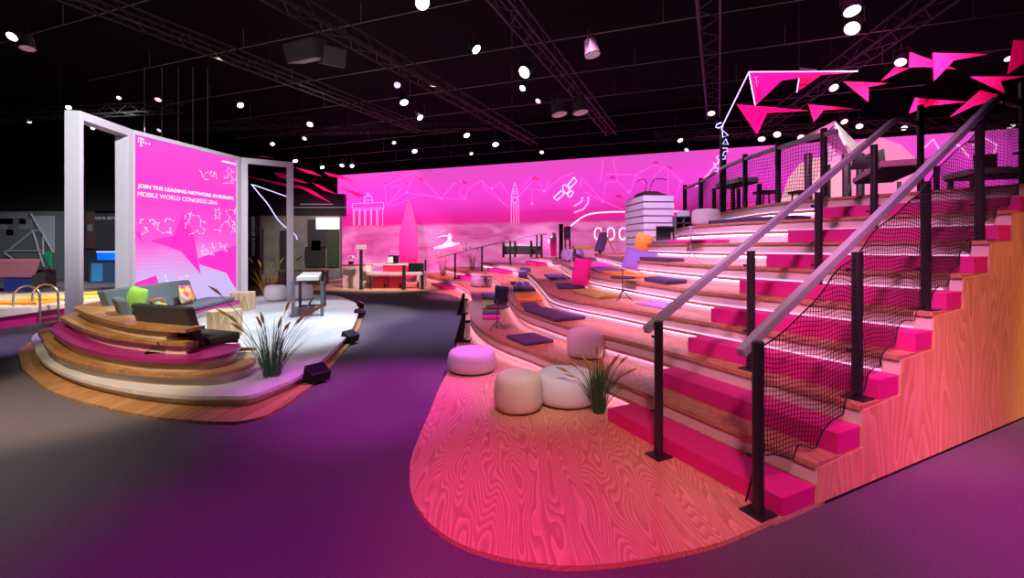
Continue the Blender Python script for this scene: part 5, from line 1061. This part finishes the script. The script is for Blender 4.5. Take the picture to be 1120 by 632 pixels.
spot((8.0, 1.5, 6.0), (4.4, 4.1, 1.05), 1150, (1, .34, .14), .42, .8)    # side panel, warm from the right
spot((9.0, 2.6, 6.0), (6.3, 5.1, 1.0), 3000, (1, .58, .10), .46, .8)
spot((4.6, -.6, 6.8), (2.9, 2.6, 0), 1300, (.9, .01, .66), .5, .9)
spot((3.2, -2.0, 5.0), (3.0, 3.6, .7), 500, (1, .20, .26), .36, .8)
spot((-2.5, 14.5, 7), (-5.2, 18.6, .8), 7000, (1, .70, .68), .6, .9)   # desks
spot((-4.0, 13.0, 5.0), (-4.9, 21.6, 2.7), 6500, (1, .45, .65), .42, .8)   # surfboard
spot((-3, 16, 7), (-3.8, 22, .6), 6000, (1, .20, .08), .5, .9)
spot((6.0, 5.0, 7.2), (8.6, 11.0, 3.6), 4200, (1, .94, .9), .6, .8)     # deck
spot((.6, .6, 5.5), (.3, 4.9, .35), 900, (.92, .90, .90), .25, .8)               # poufs
spot((-1.0, 2.6, 6.0), (-.5, 5.9, .3), 500, (.95, .6, .95), .3, .8)
spot((2.2, .6, 6.6), (7.2, 9.2, 5.2), 5000, (1, .10, .5), .6, .9)    # birds
spot((-1.0, 5.0, 4.4), (6.4, 10.4, 5.4), 9000, (1, .10, .5), .4, .9)
spot((-3, 9, 4.2), (-6.3, 18, 4.6), 7000, (1, .1, .5), .5, .9)
spot((-3.4, 4.5, 6.5), (-8.6, 10.5, 2.6), 3500, (.92, .92, 1), .8, .8)    # portal frames
spot((-12, 14, 7), (-20, 21, 1.8), 8000, (.95, .95, 1), .8, .8)    # neighbouring booths
spot((-14, 9, 6.5), (-18.5, 16.3, .9), 6000, (1, .85, .85), .42, .8)
spot((-6.5, 17, 7), (-11.3, 25, 1.2), 5000, (1, .9, .8), .7, .8)
for x_, y_, e_ in ((-4, 6, 50), (3, 9, 50), (-6, 16, 60)):      # faint neutral fill points, added without any fixture
    l_ = bpy.data.lights.new('fill_light', 'POINT'); l_.energy = e_; l_.color = (.95, 1, .95); l_.shadow_soft_size = .3
    o_ = bpy.data.objects.new('fill_light', l_); C.objects.link(o_); o_.location = (x_, y_, 5.0)
w = bpy.data.worlds.new('world'); bpy.context.scene.world = w; w.use_nodes = True
w.node_tree.nodes['Background'].inputs[0].default_value = (.6, .5, .7, 1); w.node_tree.nodes['Background'].inputs[1].default_value = .0
cam = bpy.data.cameras.new('camera'); co = bpy.data.objects.new('camera', cam); C.objects.link(co); co.location = (0, 0, EYE); co.rotation_euler = (math.pi / 2, 0, 0)
cam.sensor_width = 36; cam.lens = F / 1120 * 36; cam.shift_y = -(316 - HZ) / 1120; cam.clip_start = .05; cam.clip_end = 200
sc = bpy.context.scene; sc.camera = co
sc.view_settings.view_transform = 'Standard'; sc.view_settings.look = 'None'; sc.view_settings.exposure = 0; sc.view_settings.gamma = 1; sc.view_settings.use_curve_mapping = False
sc.cycles.use_denoising = True; sc.cycles.max_bounces = 6; sc.cycles.sample_clamp_indirect = 4
